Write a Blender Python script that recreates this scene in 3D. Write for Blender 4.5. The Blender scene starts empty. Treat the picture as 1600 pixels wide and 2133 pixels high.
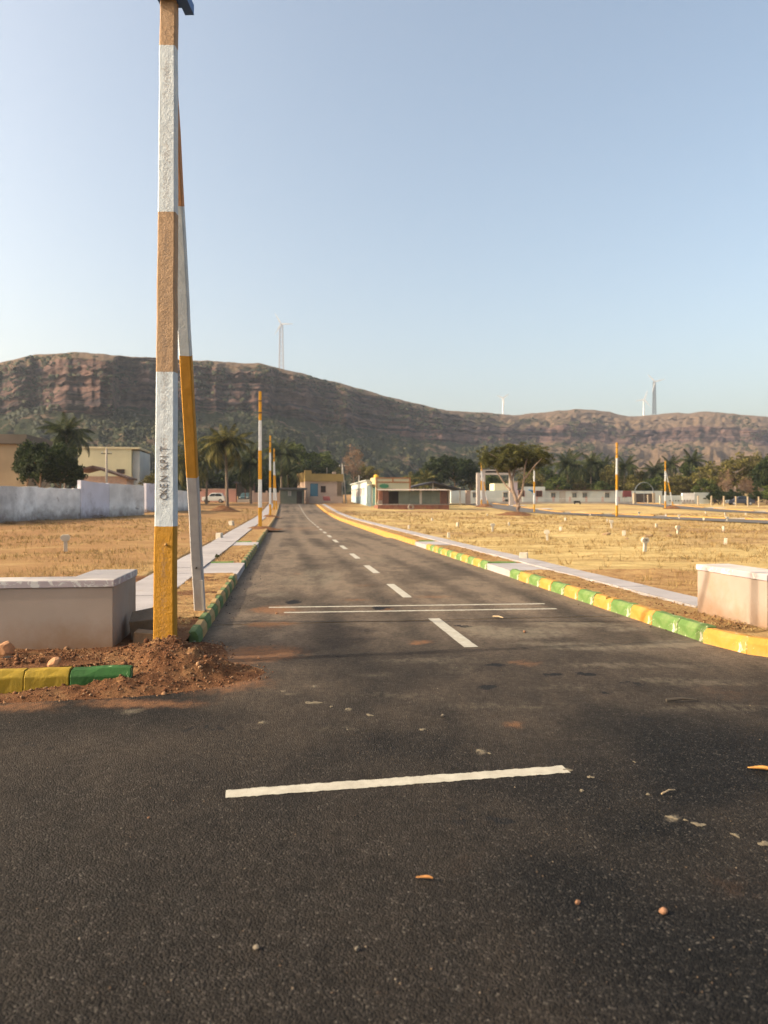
import bpy, math, random
import numpy as np
from mathutils import Vector, Matrix, Euler

R = math.radians
scene = bpy.context.scene
col = scene.collection
random.seed(7)

# ------------------------------------------------------------------ camera
F = 1500.0          # focal length in photograph pixels (1600 x 2133)
HOR = 1046.0        # horizon row
EYE = 1.5
cam_data = bpy.data.cameras.new('camera')
cam = bpy.data.objects.new('camera', cam_data)
col.objects.link(cam)
cam.location = (0, 0, EYE)
cam.rotation_euler = (R(90), 0, 0)
cam_data.sensor_fit = 'VERTICAL'
cam_data.sensor_height = 36.0
cam_data.lens = 36.0 * F / 2133.0
cam_data.shift_y = -(2133 / 2 - HOR) / 2133.0
cam_data.clip_start = 0.05
cam_data.clip_end = 20000
cam_data.dof.use_dof = True
cam_data.dof.focus_distance = 6.2
cam_data.dof.aperture_fstop = 2.2
scene.camera = cam

# ------------------------------------------------------------------ light
SUN = Vector((-1.0, -0.2, 0.515)).normalized()      # towards the sun
elev = math.asin(SUN.z)
world = bpy.data.worlds.new('World')
scene.world = world
world.use_nodes = True
wn = world.node_tree.nodes
wl = world.node_tree.links
bg = wn['Background']
sky = wn.new('ShaderNodeTexSky')
sky.sky_type = 'NISHITA'
sky.sun_disc = False
sky.sun_elevation = elev
sky.sun_rotation = math.atan2(SUN.x, SUN.y)
sky.altitude = 400
sky.air_density = 1.0
sky.dust_density = 8.0
sky.ozone_density = 1.0
tint = wn.new('ShaderNodeMixRGB'); tint.blend_type = 'MULTIPLY'; tint.inputs[0].default_value = 1.0
tint.inputs[2].default_value = (1.26, 1.165, 1.0, 1)      # dusty air: paler and less blue than a clean sky
wl.new(sky.outputs[0], tint.inputs[1]); wl.new(tint.outputs[0], bg.inputs[0])
bg.inputs[1].default_value = 0.15
sun_data = bpy.data.lights.new('sun', 'SUN')
sun_data.energy = 3.0
sun_data.angle = R(0.55)
sun_data.color = (1.0, 0.85, 0.64)
sun = bpy.data.objects.new('sun', sun_data)
col.objects.link(sun)
sun.rotation_euler = SUN.to_track_quat('Z', 'Y').to_euler()
scene.view_settings.view_transform = 'Standard'
scene.view_settings.look = 'None'
scene.view_settings.exposure = 1.0
scene.view_settings.gamma = 1.0
scene.view_settings.use_curve_mapping = False
scene.render.engine = 'CYCLES'
scene.cycles.max_bounces = 6
scene.cycles.diffuse_bounces = 3
scene.cycles.transparent_max_bounces = 8

# ------------------------------------------------------------------ noise, frames
def _h(i, j, s):
    n = (i.astype(np.int64) * 374761393 + j.astype(np.int64) * 668265263 + s * 982451653) & 0x7fffffff
    n = ((n ^ (n >> 13)) * 1274126177) & 0x7fffffff
    n = n ^ (n >> 16)
    return (n & 0xffff) / 65535.0

def vnoise(x, y, s=0):
    x = np.asarray(x, float); y = np.asarray(y, float)
    i = np.floor(x); j = np.floor(y)
    fx = x - i; fy = y - j
    fx = fx * fx * (3 - 2 * fx); fy = fy * fy * (3 - 2 * fy)
    a = _h(i, j, s); b = _h(i + 1, j, s); c = _h(i, j + 1, s); d = _h(i + 1, j + 1, s)
    return (a * (1 - fx) + b * fx) * (1 - fy) + (c * (1 - fx) + d * fx) * fy

def fbm(x, y, s=0, o=4, g=0.5):
    v = 0; a = 1; t = 0
    for k in range(o):
        v = v + a * vnoise(np.asarray(x) * 2 ** k, np.asarray(y) * 2 ** k, s + k * 17); t += a; a *= g
    return v / t

def sst(a, b, x):
    t = np.clip((np.asarray(x, float) - a) / (b - a), 0, 1)
    return t * t * (3 - 2 * t)

_n = math.hypot(1, 0.136)
EU = (1 / _n, 0.136 / _n)        # across the main road
EV = (-0.136 / _n, 1 / _n)       # along it
RZ = math.atan2(EU[1], EU[0])

def uv(u, v):
    return (u * EU[0] + v * EV[0], u * EU[1] + v * EV[1])

YK = np.array([0, 25, 42, 60, 75, 85, 95, 106, 120, 140, 170, 250, 600.])
CK = [-300, 300, 600, 870, 1150, 1800]
PK = np.array([
    [0, 0, .32, .65, .80, .95, 1.1, 1.2, 1.35, 1.6, 2.0, 4, 12],
    [0, 0, .22, .50, .65, .80, 1.0, 1.2, 1.45, 1.7, 2.2, 4, 12],
    [0, 0, .00, .05, .28, .55, .85, 1.15, 1.45, 1.7, 2.2, 4, 12],
    [0, 0, .00, .00, .10, .20, .35, .55, .90, 1.4, 2.0, 4, 12],
    [0, 0, .00, .00, .00, .00, .05, .45, 1.0, 1.4, 2.0, 4, 12],
    [0, 0, .00, .00, .00, .00, .10, .45, 1.0, 1.4, 2.0, 4, 12]])

def gz(X, Y):
    X = np.asarray(X, float); Y = np.asarray(Y, float)
    Yc = np.maximum(Y, 1.0)
    c = np.clip(800 + F * X / Yc, CK[0], CK[-1] - 1e-3)
    prof = np.array([np.interp(Yc, YK, p) for p in PK])
    k = np.clip(np.searchsorted(CK, c, side='right') - 1, 0, len(CK) - 2)
    c0 = np.array(CK)[k]; c1 = np.array(CK)[k + 1]
    f = (c - c0) / (c1 - c0)
    f = f * f * (3 - 2 * f)
    if prof.ndim == 1:
        return float(prof[k] * (1 - f) + prof[k + 1] * f)
    idx = np.arange(prof[0].size).reshape(prof[0].shape)
    flat = prof.reshape(len(PK), -1)
    return flat[k, idx] * (1 - f) + flat[k + 1, idx] * f

def guv(u, v):
    return gz(u * EU[0] + v * EV[0], u * EU[1] + v * EV[1])

FIELD = 0.11
def at(px, d, off=FIELD):
    X = (px - 800) / F * d
    return Vector((X, d, float(gz(X, d)) + off))

# ------------------------------------------------------------------ materials
def new_mat(name):
    m = bpy.data.materials.new(name); m.use_nodes = True
    nt = m.node_tree
    return m, nt, nt.nodes['Principled BSDF'], nt.nodes['Material Output']

def N(nt, t, **kw):
    n = nt.nodes.new(t)
    for k, v in kw.items():
        if k in ('op', 'operation'): n.operation = v
        elif k == 'blend': n.blend_type = v
        else: setattr(n, k, v)
    return n

def noise(nt, vec, scale, detail=4, rough=0.55, dist=0):
    n = N(nt, 'ShaderNodeTexNoise')
    n.inputs['Scale'].default_value = scale
    n.inputs['Detail'].default_value = detail
    n.inputs['Roughness'].default_value = rough
    n.inputs['Distortion'].default_value = dist
    if vec is not None: nt.links.new(vec, n.inputs['Vector'])
    return n.outputs['Fac']

def ramp(nt, fac, stops, interp='LINEAR'):
    r = N(nt, 'ShaderNodeValToRGB')
    r.color_ramp.interpolation = interp
    e = r.color_ramp.elements
    while len(e) < len(stops): e.new(0.5)
    for q, (p, c) in zip(e, stops):
        q.position = p
        q.color = (c, c, c, 1) if isinstance(c, (int, float)) else (*c[:3], 1)
    nt.links.new(fac, r.inputs[0])
    return r.outputs['Color']

def mix(nt, fac, a, b, blend='MIX'):
    n = N(nt, 'ShaderNodeMixRGB', blend=blend)
    for s, v in zip(n.inputs, (fac, a, b)):
        if hasattr(v, 'is_linked') or isinstance(v, bpy.types.NodeSocket): nt.links.new(v, s)
        elif isinstance(v, (int, float)): s.default_value = v if s.type == 'VALUE' else (v, v, v, 1)
        else: s.default_value = (*v[:3], 1)
    return n.outputs[0]

def math_(nt, op, a, b=0.0, clamp=False):
    n = N(nt, 'ShaderNodeMath', op=op); n.use_clamp = clamp
    for s, v in zip(n.inputs, (a, b)):
        if isinstance(v, bpy.types.NodeSocket): nt.links.new(v, s)
        else: s.default_value = v
    return n.outputs[0]

def bump(nt, bsdf, height, strength=0.4, dist=0.02):
    b = N(nt, 'ShaderNodeBump')
    b.inputs['Strength'].default_value = strength
    b.inputs['Distance'].default_value = dist
    nt.links.new(height, b.inputs['Height'])
    nt.links.new(b.outputs[0], bsdf.inputs['Normal'])

def objcoord(nt):
    return N(nt, 'ShaderNodeTexCoord').outputs['Object']

def pos(nt):
    return N(nt, 'ShaderNodeNewGeometry').outputs['Position']

def mapping(nt, vec, scale):
    m = N(nt, 'ShaderNodeMapping')
    m.inputs['Scale'].default_value = scale
    nt.links.new(vec, m.inputs['Vector'])
    return m.outputs[0]

_M = {}
def paint(name, c, rough=0.75, var=0.18, scale=3.0, dirt=None, dirt_amt=0.0, chip=None, chip_amt=0.0, bmp=0.25, bscale=40, metal=0.0, bdist=0.01):
    """a painted / plastered surface: uneven tone, dirt blotches, optional chips"""
    if name in _M: return _M[name]
    m, nt, b, o = new_mat(name)
    v = objcoord(nt)
    n1 = noise(nt, v, scale, 5)
    lo = tuple(x * (1 - var) for x in c); hi = tuple(min(1, x * (1 + var)) for x in c)
    cc = ramp(nt, n1, [(0.3, lo), (0.7, hi)])
    if dirt:
        n2 = noise(nt, v, scale * 0.7, 6, 0.65)
        cc = mix(nt, ramp(nt, n2, [(0.62 - dirt_amt * .4, 0), (0.75, 0.85)]), cc, dirt)
    if chip:
        n3 = noise(nt, v, scale * 1.6, 10, 0.72, .6)
        cc = mix(nt, ramp(nt, n3, [(0.63 - chip_amt * .3, 0), (0.65 - chip_amt * .3, 1)]), cc, chip)
    nt.links.new(cc, b.inputs['Base Color'])
    b.inputs['Roughness'].default_value = rough
    b.inputs['Metallic'].default_value = metal
    b.inputs['Specular IOR Level'].default_value = 0.3
    bump(nt, b, noise(nt, v, bscale, 4), bmp, bdist)
    _M[name] = m
    return m

def leafmat(name, c1, c2, c3=None, trans=0.3):
    if name in _M: return _M[name]
    m, nt, b, o = new_mat(name)
    g = N(nt, 'ShaderNodeNewGeometry')
    stops = [(0.0, c1), (1.0, c2)] if c3 is None else [(0.0, c1), (0.6, c2), (1.0, c3)]
    c = ramp(nt, g.outputs['Random Per Island'], stops)
    n = noise(nt, g.outputs['Position'], 0.8, 3)
    c = mix(nt, 0.6, c, ramp(nt, n, [(0.3, 0.45), (0.7, 1.0)]), 'MULTIPLY')
    nt.links.new(c, b.inputs['Base Color'])
    b.inputs['Roughness'].default_value = 0.7
    b.inputs['Specular IOR Level'].default_value = 0.2
    t = N(nt, 'ShaderNodeBsdfTranslucent')
    nt.links.new(c, t.inputs[0])
    ms = N(nt, 'ShaderNodeMixShader'); ms.inputs[0].default_value = trans
    nt.links.new(b.outputs[0], ms.inputs[1]); nt.links.new(t.outputs[0], ms.inputs[2])
    nt.links.new(ms.outputs[0], o.inputs[0])
    _M[name] = m
    return m

# ------------------------------------------------------------------ mesh building
class MB:
    def __init__(s): s.v = []; s.f = []
    def add(s, vs, fs):
        k = len(s.v); s.v.extend([tuple(p) for p in vs]); s.f.extend([tuple(i + k for i in f) for f in fs]); return s
    def box(s, x0, x1, y0, y1, z0, z1, tilt=None):
        vs = [(x0, y0, z0), (x1, y0, z0), (x1, y1, z0), (x0, y1, z0), (x0, y0, z1), (x1, y0, z1), (x1, y1, z1), (x0, y1, z1)]
        return s.add(vs, [(0, 3, 2, 1), (4, 5, 6, 7), (0, 1, 5, 4), (1, 2, 6, 5), (2, 3, 7, 6), (3, 0, 4, 7)])
    def prism(s, poly, axis, a0, a1):
        """extrude a polygon (list of 2D points) along an axis"""
        n = len(poly)
        def P(p, a):
            if axis == 'y': return (p[0], a, p[1])
            if axis == 'x': return (a, p[0], p[1])
            return (p[0], p[1], a)
        vs = [P(p, a0) for p in poly] + [P(p, a1) for p in poly]
        fs = [tuple(range(n)), tuple(range(2 * n - 1, n - 1, -1))]
        for i in range(n):
            j = (i + 1) % n; fs.append((j, i, n + i, n + j))
        return s.add(vs, fs)
    def tube(s, pts, radii, n=8, cap=True, rect=None):
        pts = [Vector(p) for p in pts]
        rings = []
        up = Vector((0, 0, 1))
        for i, p in enumerate(pts):
            t = (pts[min(i + 1, len(pts) - 1)] - pts[max(i - 1, 0)]).normalized()
            a = t.orthogonal().normalized() if abs(t.z) > 0.999 else t.cross(up).normalized()
            if abs(t.z) > 0.999: a = Vector((1, 0, 0))
            b = a.cross(t).normalized()
            r = radii[i] if hasattr(radii, '__len__') else radii
            rings.append([p + (a * math.cos(2 * math.pi * k / n) + b * math.sin(2 * math.pi * k / n)) * r for k in range(n)])
        vs = [q for r in rings for q in r]; fs = []
        for i in range(len(pts) - 1):
            for k in range(n):
                l = (k + 1) % n
                fs.append((i * n + k, i * n + l, (i + 1) * n + l, (i + 1) * n + k))
        if cap:
            fs.append(tuple(range(n - 1, -1, -1))); fs.append(tuple((len(pts) - 1) * n + k for k in range(n)))
        return s.add(vs, fs)
    def mesh(s, name, smooth=False):
        me = bpy.data.meshes.new(name)
        me.from_pydata(s.v, [], s.f); me.update()
        if smooth: me.polygons.foreach_set('use_smooth', [True] * len(me.polygons))
        return me
    def build(s, name, m, parent=None, smooth=False, bevel=0.0):
        return link(name, s.mesh(name, smooth), m, parent, bevel)

def link(name, me, m, parent=None, bevel=0.0):
    o = bpy.data.objects.new(name, me)
    col.objects.link(o)
    if m is not None and not me.materials: me.materials.append(m)
    if parent is not None: o.parent = parent
    if bevel:
        b = o.modifiers.new('bevel', 'BEVEL'); b.width = bevel; b.segments = 2; b.limit_method = 'ANGLE'
    return o

def tag(o, label=None, cat=None, group=None, kind=None):
    if label: o['label'] = label
    if cat: o['category'] = cat
    if group: o['group'] = group
    if kind: o['kind'] = kind
    return o

def thing(name, loc, rz=0.0, label=None, cat=None, group=None, kind=None):
    o = bpy.data.objects.new(name, None)
    o.empty_display_size = 0.2
    col.objects.link(o)
    o.location = loc; o.rotation_euler = (0, 0, rz)
    return tag(o, label, cat, group, kind)

def clone(o, parent=None):
    c = o.copy(); col.objects.link(c); c.parent = parent
    for ch in list(o.children): clone(ch, c)
    return c

def grid_mesh(name, us, vs, zfun, attrs=None, frame=True):
    U, V = np.meshgrid(np.asarray(us, float), np.asarray(vs, float))
    if frame: X = U * EU[0] + V * EV[0]; Y = U * EU[1] + V * EV[1]
    else: X, Y = U, V
    Z = zfun(U, V, X, Y)
    n, m = U.shape
    idx = np.arange(n * m).reshape(n, m)
    q = np.stack([idx[:-1, :-1], idx[:-1, 1:], idx[1:, 1:], idx[1:, :-1]], -1).reshape(-1, 4)
    me = bpy.data.meshes.new(name)
    P = np.stack([X, Y, Z], -1).reshape(-1, 3)
    fast_mesh(me, P, q)
    if attrs:
        for k, a in attrs(U, V, X, Y).items():
            at_ = me.attributes.new(k, 'FLOAT', 'POINT')
            at_.data.foreach_set('value', np.asarray(a, np.float32).ravel())
    return me

def fast_mesh(me, P, q, smooth=True):
    k = q.shape[1]
    me.vertices.add(len(P)); me.vertices.foreach_set('co', np.asarray(P, np.float32).ravel())
    me.loops.add(q.size); me.loops.foreach_set('vertex_index', q.astype(np.int32).ravel())
    me.polygons.add(len(q)); me.polygons.foreach_set('loop_start', np.arange(0, q.size, k, dtype=np.int32))
    me.update(calc_edges=True); me.validate()
    if smooth: me.polygons.foreach_set('use_smooth', np.ones(len(q), bool))
    return me
# ================================================================== SETTING
CEN = 1.885            # road centre line (u)
KL, KR = -0.90, 4.42   # inner faces of the two kerbs
V0 = 6.0               # far edge of the cross road

# ---------------- ground sheet
def ground_material():
    m, nt, b, o = new_mat('dry_grass_ground')
    p = pos(nt)
    big = noise(nt, p, 0.09, 5, 0.6)
    streak = noise(nt, mapping(nt, p, (0.35, 1.6, 1)), 0.9, 6, 0.65)
    fine = noise(nt, p, 14, 5, 0.7)
    c = ramp(nt, streak, [(0.30, (0.33, 0.22, 0.09)), (0.50, (0.50, 0.365, 0.15)), (0.70, (0.62, 0.475, 0.22))])
    soil = ramp(nt, fine, [(0.3, (0.17, 0.085, 0.045)), (0.7, (0.32, 0.175, 0.095))])
    c = mix(nt, ramp(nt, big, [(0.47, 0), (0.66, 0.85)]), c, soil)
    c = mix(nt, 0.55, c, ramp(nt, fine, [(0.25, 0.35), (0.6, 1.0)]), 'MULTIPLY')
    spk = noise(nt, mapping(nt, p, (.8, 2.6, 1)), 2.2, 6, 0.75)
    c = mix(nt, 1.0, c, ramp(nt, spk, [(0.34, 0.42), (0.46, 1.0)]), 'MULTIPLY')
    sx = N(nt, 'ShaderNodeSeparateXYZ'); nt.links.new(p, sx.inputs[0])
    lf = N(nt, 'ShaderNodeMapRange'); lf.inputs[1].default_value = -2; lf.inputs[2].default_value = -6
    nt.links.new(sx.outputs[0], lf.inputs[0])          # the plot towards the compound wall has more bare soil
    c = mix(nt, math_(nt, 'MULTIPLY', lf.outputs[0], ramp(nt, noise(nt, p, .35, 5, .65), [(0.30, .5), (0.55, .9)])), c, (0.25, 0.135, 0.058))
    nt.links.new(c, b.inputs['Base Color'])
    b.inputs['Roughness'].default_value = 0.95
    b.inputs['Specular IOR Level'].default_value = 0.1
    bump(nt, b, math_(nt, 'ADD', fine, math_(nt, 'MULTIPLY', streak, 2)), 0.9, 0.05)
    return m

def span(a, b, n):
    return list(np.linspace(a, b, n))
us = [-4000, -1500, -600, -300] + span(-200, -30, 24)[:-1] + span(-30, -2.75, 60) + [-2.62, -2.55] + span(-2.4, 5.6, 6) + [5.70, 5.8] + span(5.95, 40, 90) + span(42, 200, 40) + [300, 600, 1500, 4000]
vs = [-3000, -600, -150, -40, -8, 0, 6.1, 6.2] + span(6.4, 45, 100) + span(46, 160, 90) + span(165, 320, 20) + [400, 600, 1200, 4000]
def gzfun(U, V, X, Y):
    out = ((U < -2.6) | (U > 5.72)) & (V > 6.15)
    z = gz(X, Y)
    rough = (fbm(X * 0.8, Y * 0.8, 3) - 0.5) * 0.10 * sst(0, 2, np.minimum(np.abs(U + 2.6), np.abs(U - 5.72)))
    behind = sst(0, -8, V)
    return z + np.where(out, FIELD + rough, -0.05 + behind * 0.0)
gm = ground_material()
ground = link('ground', grid_mesh('ground', us, vs, gzfun), gm)
tag(ground, kind='structure')

# ---------------- road
def P2(px, py, z=0.0):
    Y = F * (EYE - z) / (py - HOR)
    return ((px - 800) / F * Y, Y)

def stain(X, Y, px, py, rx, ry, seed, soft=0.55):
    cx, cy = P2(px, py)
    ax = rx * cy / F; ay = ry * cy * cy / (F * EYE)
    q = np.sqrt(((X - cx) / ax) ** 2 + ((Y - cy) / ay) ** 2)
    q = q + (fbm(X * 2.2 / ax * .5, Y * 2.2 / ay * .5, seed, 4) - 0.5) * 1.3
    return sst(1.15, 1.15 - soft * 1.6, q)

PALE = [(1230, 1345, 260, 14, .55), (1150, 1300, 160, 9, .6), (900, 1375, 160, 8, .35), (560, 1240, 60, 8, .5), (760, 1165, 70, 10, .4), (860, 1140, 70, 6, .5), (1330, 1385, 200, 10, .4), (1050, 1470, 180, 12, .3), (830, 1450, 150, 10, .28), (1450, 1420, 150, 12, .4), (1075, 1318, 150, 17, .6), (1000, 1312, 60, 14, .7), (1440, 1340, 190, 12, .8), (1300, 1310, 60, 10, .5), (690, 1205, 30, 30, .6), (665, 1190, 40, 12, .5), (1180, 1430, 130, 12, .3), (1500, 1475, 160, 14, .35), (620, 1210, 70, 14, .4), (700, 1515, 120, 12, .22), (1500, 1260, 80, 10, .6),
        (1400, 1703, 16, 4, 1.0), (1455, 1718, 16, 5, 1.0), (1532, 1740, 13, 4, 1.0), (1595, 1760, 22, 5, 1.0), (1230, 1620, 10, 3, .9), (1212, 1647, 8, 3, .9), (1000, 1565, 12, 4, .9), (1180, 1605, 22, 4, .9),
        (655, 1464, 26, 3, .9), (770, 1490, 12, 3, .9), (725, 1477, 10, 3, .8), (600, 1445, 14, 3, .7), (655, 1430, 10, 3, .7), (270, 1482, 45, 8, .55), (540, 1505, 14, 4, .6), (960, 1390, 40, 18, .3), (780, 1405, 90, 8, .3), (1330, 1680, 9, 3, .8), (870, 1560, 9, 3, .6)]
RED = [(870, 1337, 34, 7, .9), (1090, 1381, 36, 7, .85), (1075, 1508, 30, 12, .55), (735, 1250, 48, 5, .6), (905, 1243, 60, 5, .5), (570, 1272, 70, 12, .9), (555, 1303, 75, 12, .95), (530, 1365, 110, 30, .95), (480, 1420, 110, 34, .9), (250, 1462, 190, 18, .75), (620, 1195, 14, 4, .5), (805, 1270, 18, 4, .8), (760, 1220, 40, 5, .4), (990, 1800, 90, 30, .16), (60, 1470, 140, 16, .7), (1500, 1440, 160, 40, .2), (640, 1100, 90, 8, .3), (1550, 1850, 90, 60, .14)]
TAR = [(1030, 1385, 28, 5, .95), (1148, 1405, 30, 6, .85), (1218, 1404, 30, 6, .9), (1020, 1430, 26, 7, .95), (1322, 1423, 34, 7, .9), (612, 1254, 24, 5, .95), (795, 1267, 26, 5, .9), (1350, 1497, 40, 8, .6), (960, 1305, 28, 4, .7), (1035, 1708, 60, 22, .6), (430, 1515, 130, 18, .5), (120, 1545, 120, 20, .4), (1260, 1443, 30, 5, .6), (830, 1560, 60, 16, .4), (1190, 1575, 160, 14, .35), (870, 1700, 140, 50, .35), (1420, 1432, 30, 5, .5)]

def road_attrs(U, V, X, Y):
    base = fbm(X * 0.55, Y * 0.55, 40, 5)
    along = fbm(U * 1.6, V * 0.16, 50, 4)
    far = sst(6.0, 9.0, V)
    dust = sst(0.40, 0.72, base) * (0.22 + 0.22 * far) + far * (0.24 + 0.24 * sst(0.4, 0.7, along) + (.20 + .20 * sst(0.4, 0.7, along)) * sst(9.5, 19, V))
    edge = np.minimum(np.abs(U - KL), np.abs(U - KR))
    dust = dust + far * 0.4 * sst(0.55, 0.0, edge + (base - .5) * .5)
    dust = dust * sst(1.5, 8.0, V) + 0.05 * sst(.42, .66, base) + .07 * sst(.48, .66, fbm(X * .9, Y * .9, 47, 5)) * sst(-.5, 2.5, U) 
    mid = sst(4.0, 6.6, V) * (.3 + .7 * sst(-.2, 2.8, U)) * 0.26
    dust = dust + mid * (0.5 + base)
    pale = np.zeros_like(X); red = np.zeros_like(X); tar = np.zeros_like(X)
    for i, (a, b, c, d, k) in enumerate(PALE): pale = np.maximum(pale, k * stain(X, Y, a, b, c, d, 60 + i))
    for i, (a, b, c, d, k) in enumerate(RED): red = np.maximum(red, k * stain(X, Y, a, b, c, d, 160 + i, .75))
    for i, (a, b, c, d, k) in enumerate(TAR): tar = np.maximum(tar, k * stain(X, Y, a, b, c, d, 260 + i))
    for line in ([(598, 1168), (640, 1200), (700, 1240), (760, 1278), (850, 1320)], [(640, 1170), (690, 1215), (735, 1255), (800, 1300), (840, 1322)], [(560, 1130), (600, 1165), (640, 1195)]):
        w_ = [P2(*q) for q in line]
        for (x0, y0), (x1, y1) in zip(w_[:-1], w_[1:]):
            t_ = np.clip(((X - x0) * (x1 - x0) + (Y - y0) * (y1 - y0)) / ((x1 - x0) ** 2 + (y1 - y0) ** 2), 0, 1)
            dd_ = np.hypot(X - x0 - t_ * (x1 - x0), Y - y0 - t_ * (y1 - y0))
            pale = np.maximum(pale, .22 * sst(.07, .02, dd_))
    # wheel tracks turning out of the road polish the stones free of dust
    for uo in (.35, 1.25, 2.6, 3.6):
        tr = np.exp(-((U - uo - .25 * np.sin(V * .12)) / .22) ** 2) * far
        dust = dust * (1 - .45 * tr)
    return {'dust': np.clip(dust, 0, 1), 'pale': pale, 'red': red, 'tar': tar}

def road_material():
    m, nt, b, o = new_mat('asphalt')
    p = pos(nt)
    def attr(n):
        a = N(nt, 'ShaderNodeAttribute'); a.attribute_name = n; return a.outputs['Fac']
    vor = N(nt, 'ShaderNodeTexVoronoi'); vor.inputs['Scale'].default_value = 125
    nt.links.new(p, vor.inputs['Vector'])
    vcol = N(nt, 'ShaderNodeSeparateColor'); nt.links.new(vor.outputs['Color'], vcol.inputs[0])
    fine = noise(nt, p, 60, 5, 0.7)
    med = noise(nt, p, 5, 5, 0.6)
    stone = ramp(nt, vcol.outputs[0], [(0.0, (0.0045, 0.005, 0.006)), (0.72, (0.0115, 0.0112, 0.011)), (0.95, (0.030, 0.028, 0.026)), (1.0, (0.085, 0.078, 0.068))])
    c = mix(nt, 0.55, stone, ramp(nt, fine, [(0.3, 0.25), (0.7, 1.0)]), 'MULTIPLY')
    c = mix(nt, 1.0, c, ramp(nt, med, [(0.3, 0.75), (0.7, 1.15)]), 'MULTIPLY')
    mot = noise(nt, p, 17, 8, 0.78); scuff = noise(nt, mapping(nt, p, (1.2, .5, 1)), 3.0, 8, 0.75)
    c = mix(nt, 1.0, c, ramp(nt, mot, [(0.32, 0.55), (0.66, 1.5)]), 'MULTIPLY')
    # dust lies in the hollows between the stones first
    holl = ramp(nt, fine, [(0.30, 1.25), (0.72, 0.45)])
    d = mix(nt, 1.0, attr('dust'), holl, 'MULTIPLY')
    d = mix(nt, 1.0, d, ramp(nt, mot, [(0.30, 0.55), (0.68, 1.5)]), 'MULTIPLY')
    d = mix(nt, 1.0, d, ramp(nt, scuff, [(0.33, 0.6), (0.62, 1.35)]), 'MULTIPLY')
    c = mix(nt, d, c, (0.178, 0.136, 0.098))
    g = ramp(nt, noise(nt, p, 26, 5, 0.7), [(0.3, 0.2), (0.6, 1.0)])
    def crisp(a, sc, lo, hi):
        n_ = noise(nt, mapping(nt, p, (1.0, .55, 1)), sc, 6, 0.72)
        q = math_(nt, 'ADD', attr(a), math_(nt, 'MULTIPLY', math_(nt, 'SUBTRACT', n_, .5), 2.4))
        edge = ramp(nt, q, [(lo, 0.0), (hi, 1.0)])
        return mix(nt, 1.0, edge, ramp(nt, attr(a), [(0.02, 0.0), (0.5, 1.0)]), 'MULTIPLY')
    tm = crisp('tar', 12, .42, .62)
    c = mix(nt, tm, c, (0.012, 0.012, 0.013))
    rm = mix(nt, 1.0, crisp('red', 14, .0, .95), .85, 'MULTIPLY')
    c = mix(nt, rm, c, (0.215, 0.105, 0.05))
    pm = mix(nt, 1.0, crisp('pale', 11, .12, .85), .62, 'MULTIPLY')
    c = mix(nt, pm, c, (0.21, 0.178, 0.13))
    nt.links.new(c, b.inputs['Base Color'])
    b.inputs['Roughness'].default_value = 0.82
    b.inputs['Specular IOR Level'].default_value = 0.12
    h = math_(nt, 'ADD', math_(nt, 'MULTIPLY', vor.outputs['Distance'], -1.2), fine)
    bump(nt, b, h, 0.75, 0.008)
    return m

def merge_meshes(name, parts):
    """join grids side by side into one mesh, attributes kept"""
    Ps = []; Qs = []; A = {k: [] for k in ('dust', 'pale', 'red', 'tar')}; n = 0
    for me in parts:
        P = np.empty(len(me.vertices) * 3, np.float32); me.vertices.foreach_get('co', P); P = P.reshape(-1, 3)
        q = np.empty(len(me.loops), np.int32); me.loops.foreach_get('vertex_index', q); q = q.reshape(-1, 4)
        for k in A:
            a = np.empty(len(P), np.float32); me.attributes[k].data.foreach_get('value', a); A[k].append(a)
        Ps.append(P); Qs.append(q + n); n += len(P)
        bpy.data.meshes.remove(me)
    me = bpy.data.meshes.new(name)
    fast_mesh(me, np.concatenate(Ps), np.concatenate(Qs))
    for k in A:
        t = me.attributes.new(k, 'FLOAT', 'POINT'); t.data.foreach_set('value', np.concatenate(A[k]))
    return me

rz0 = lambda U, V, X, Y: gz(X, Y) + 0.0
parts = [
    grid_mesh('r', np.arange(-5, 8.01, 0.055), np.arange(1.0, 9.01, 0.055), rz0, road_attrs),
    grid_mesh('r', np.arange(KL - .1, KR + .12, 0.055), np.arange(9.0, 30.01, 0.10), rz0, road_attrs),
    grid_mesh('r', np.arange(KL - .1, KR + .12, 0.4), np.arange(30.0, 112.1, 0.5), rz0, road_attrs),
    grid_mesh('r', span(-5, 8, 14), span(-7, 1, 9), rz0, road_attrs),
    grid_mesh('r', span(-90, -5, 60), span(-7, 6.15, 12), rz0, road_attrs),
    grid_mesh('r', span(8, 90, 60), span(-7, 6.15, 12), rz0, road_attrs)]
asphalt = road_material()
road = link('road', merge_meshes('road', parts), asphalt)
tag(road, kind='structure')

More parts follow.
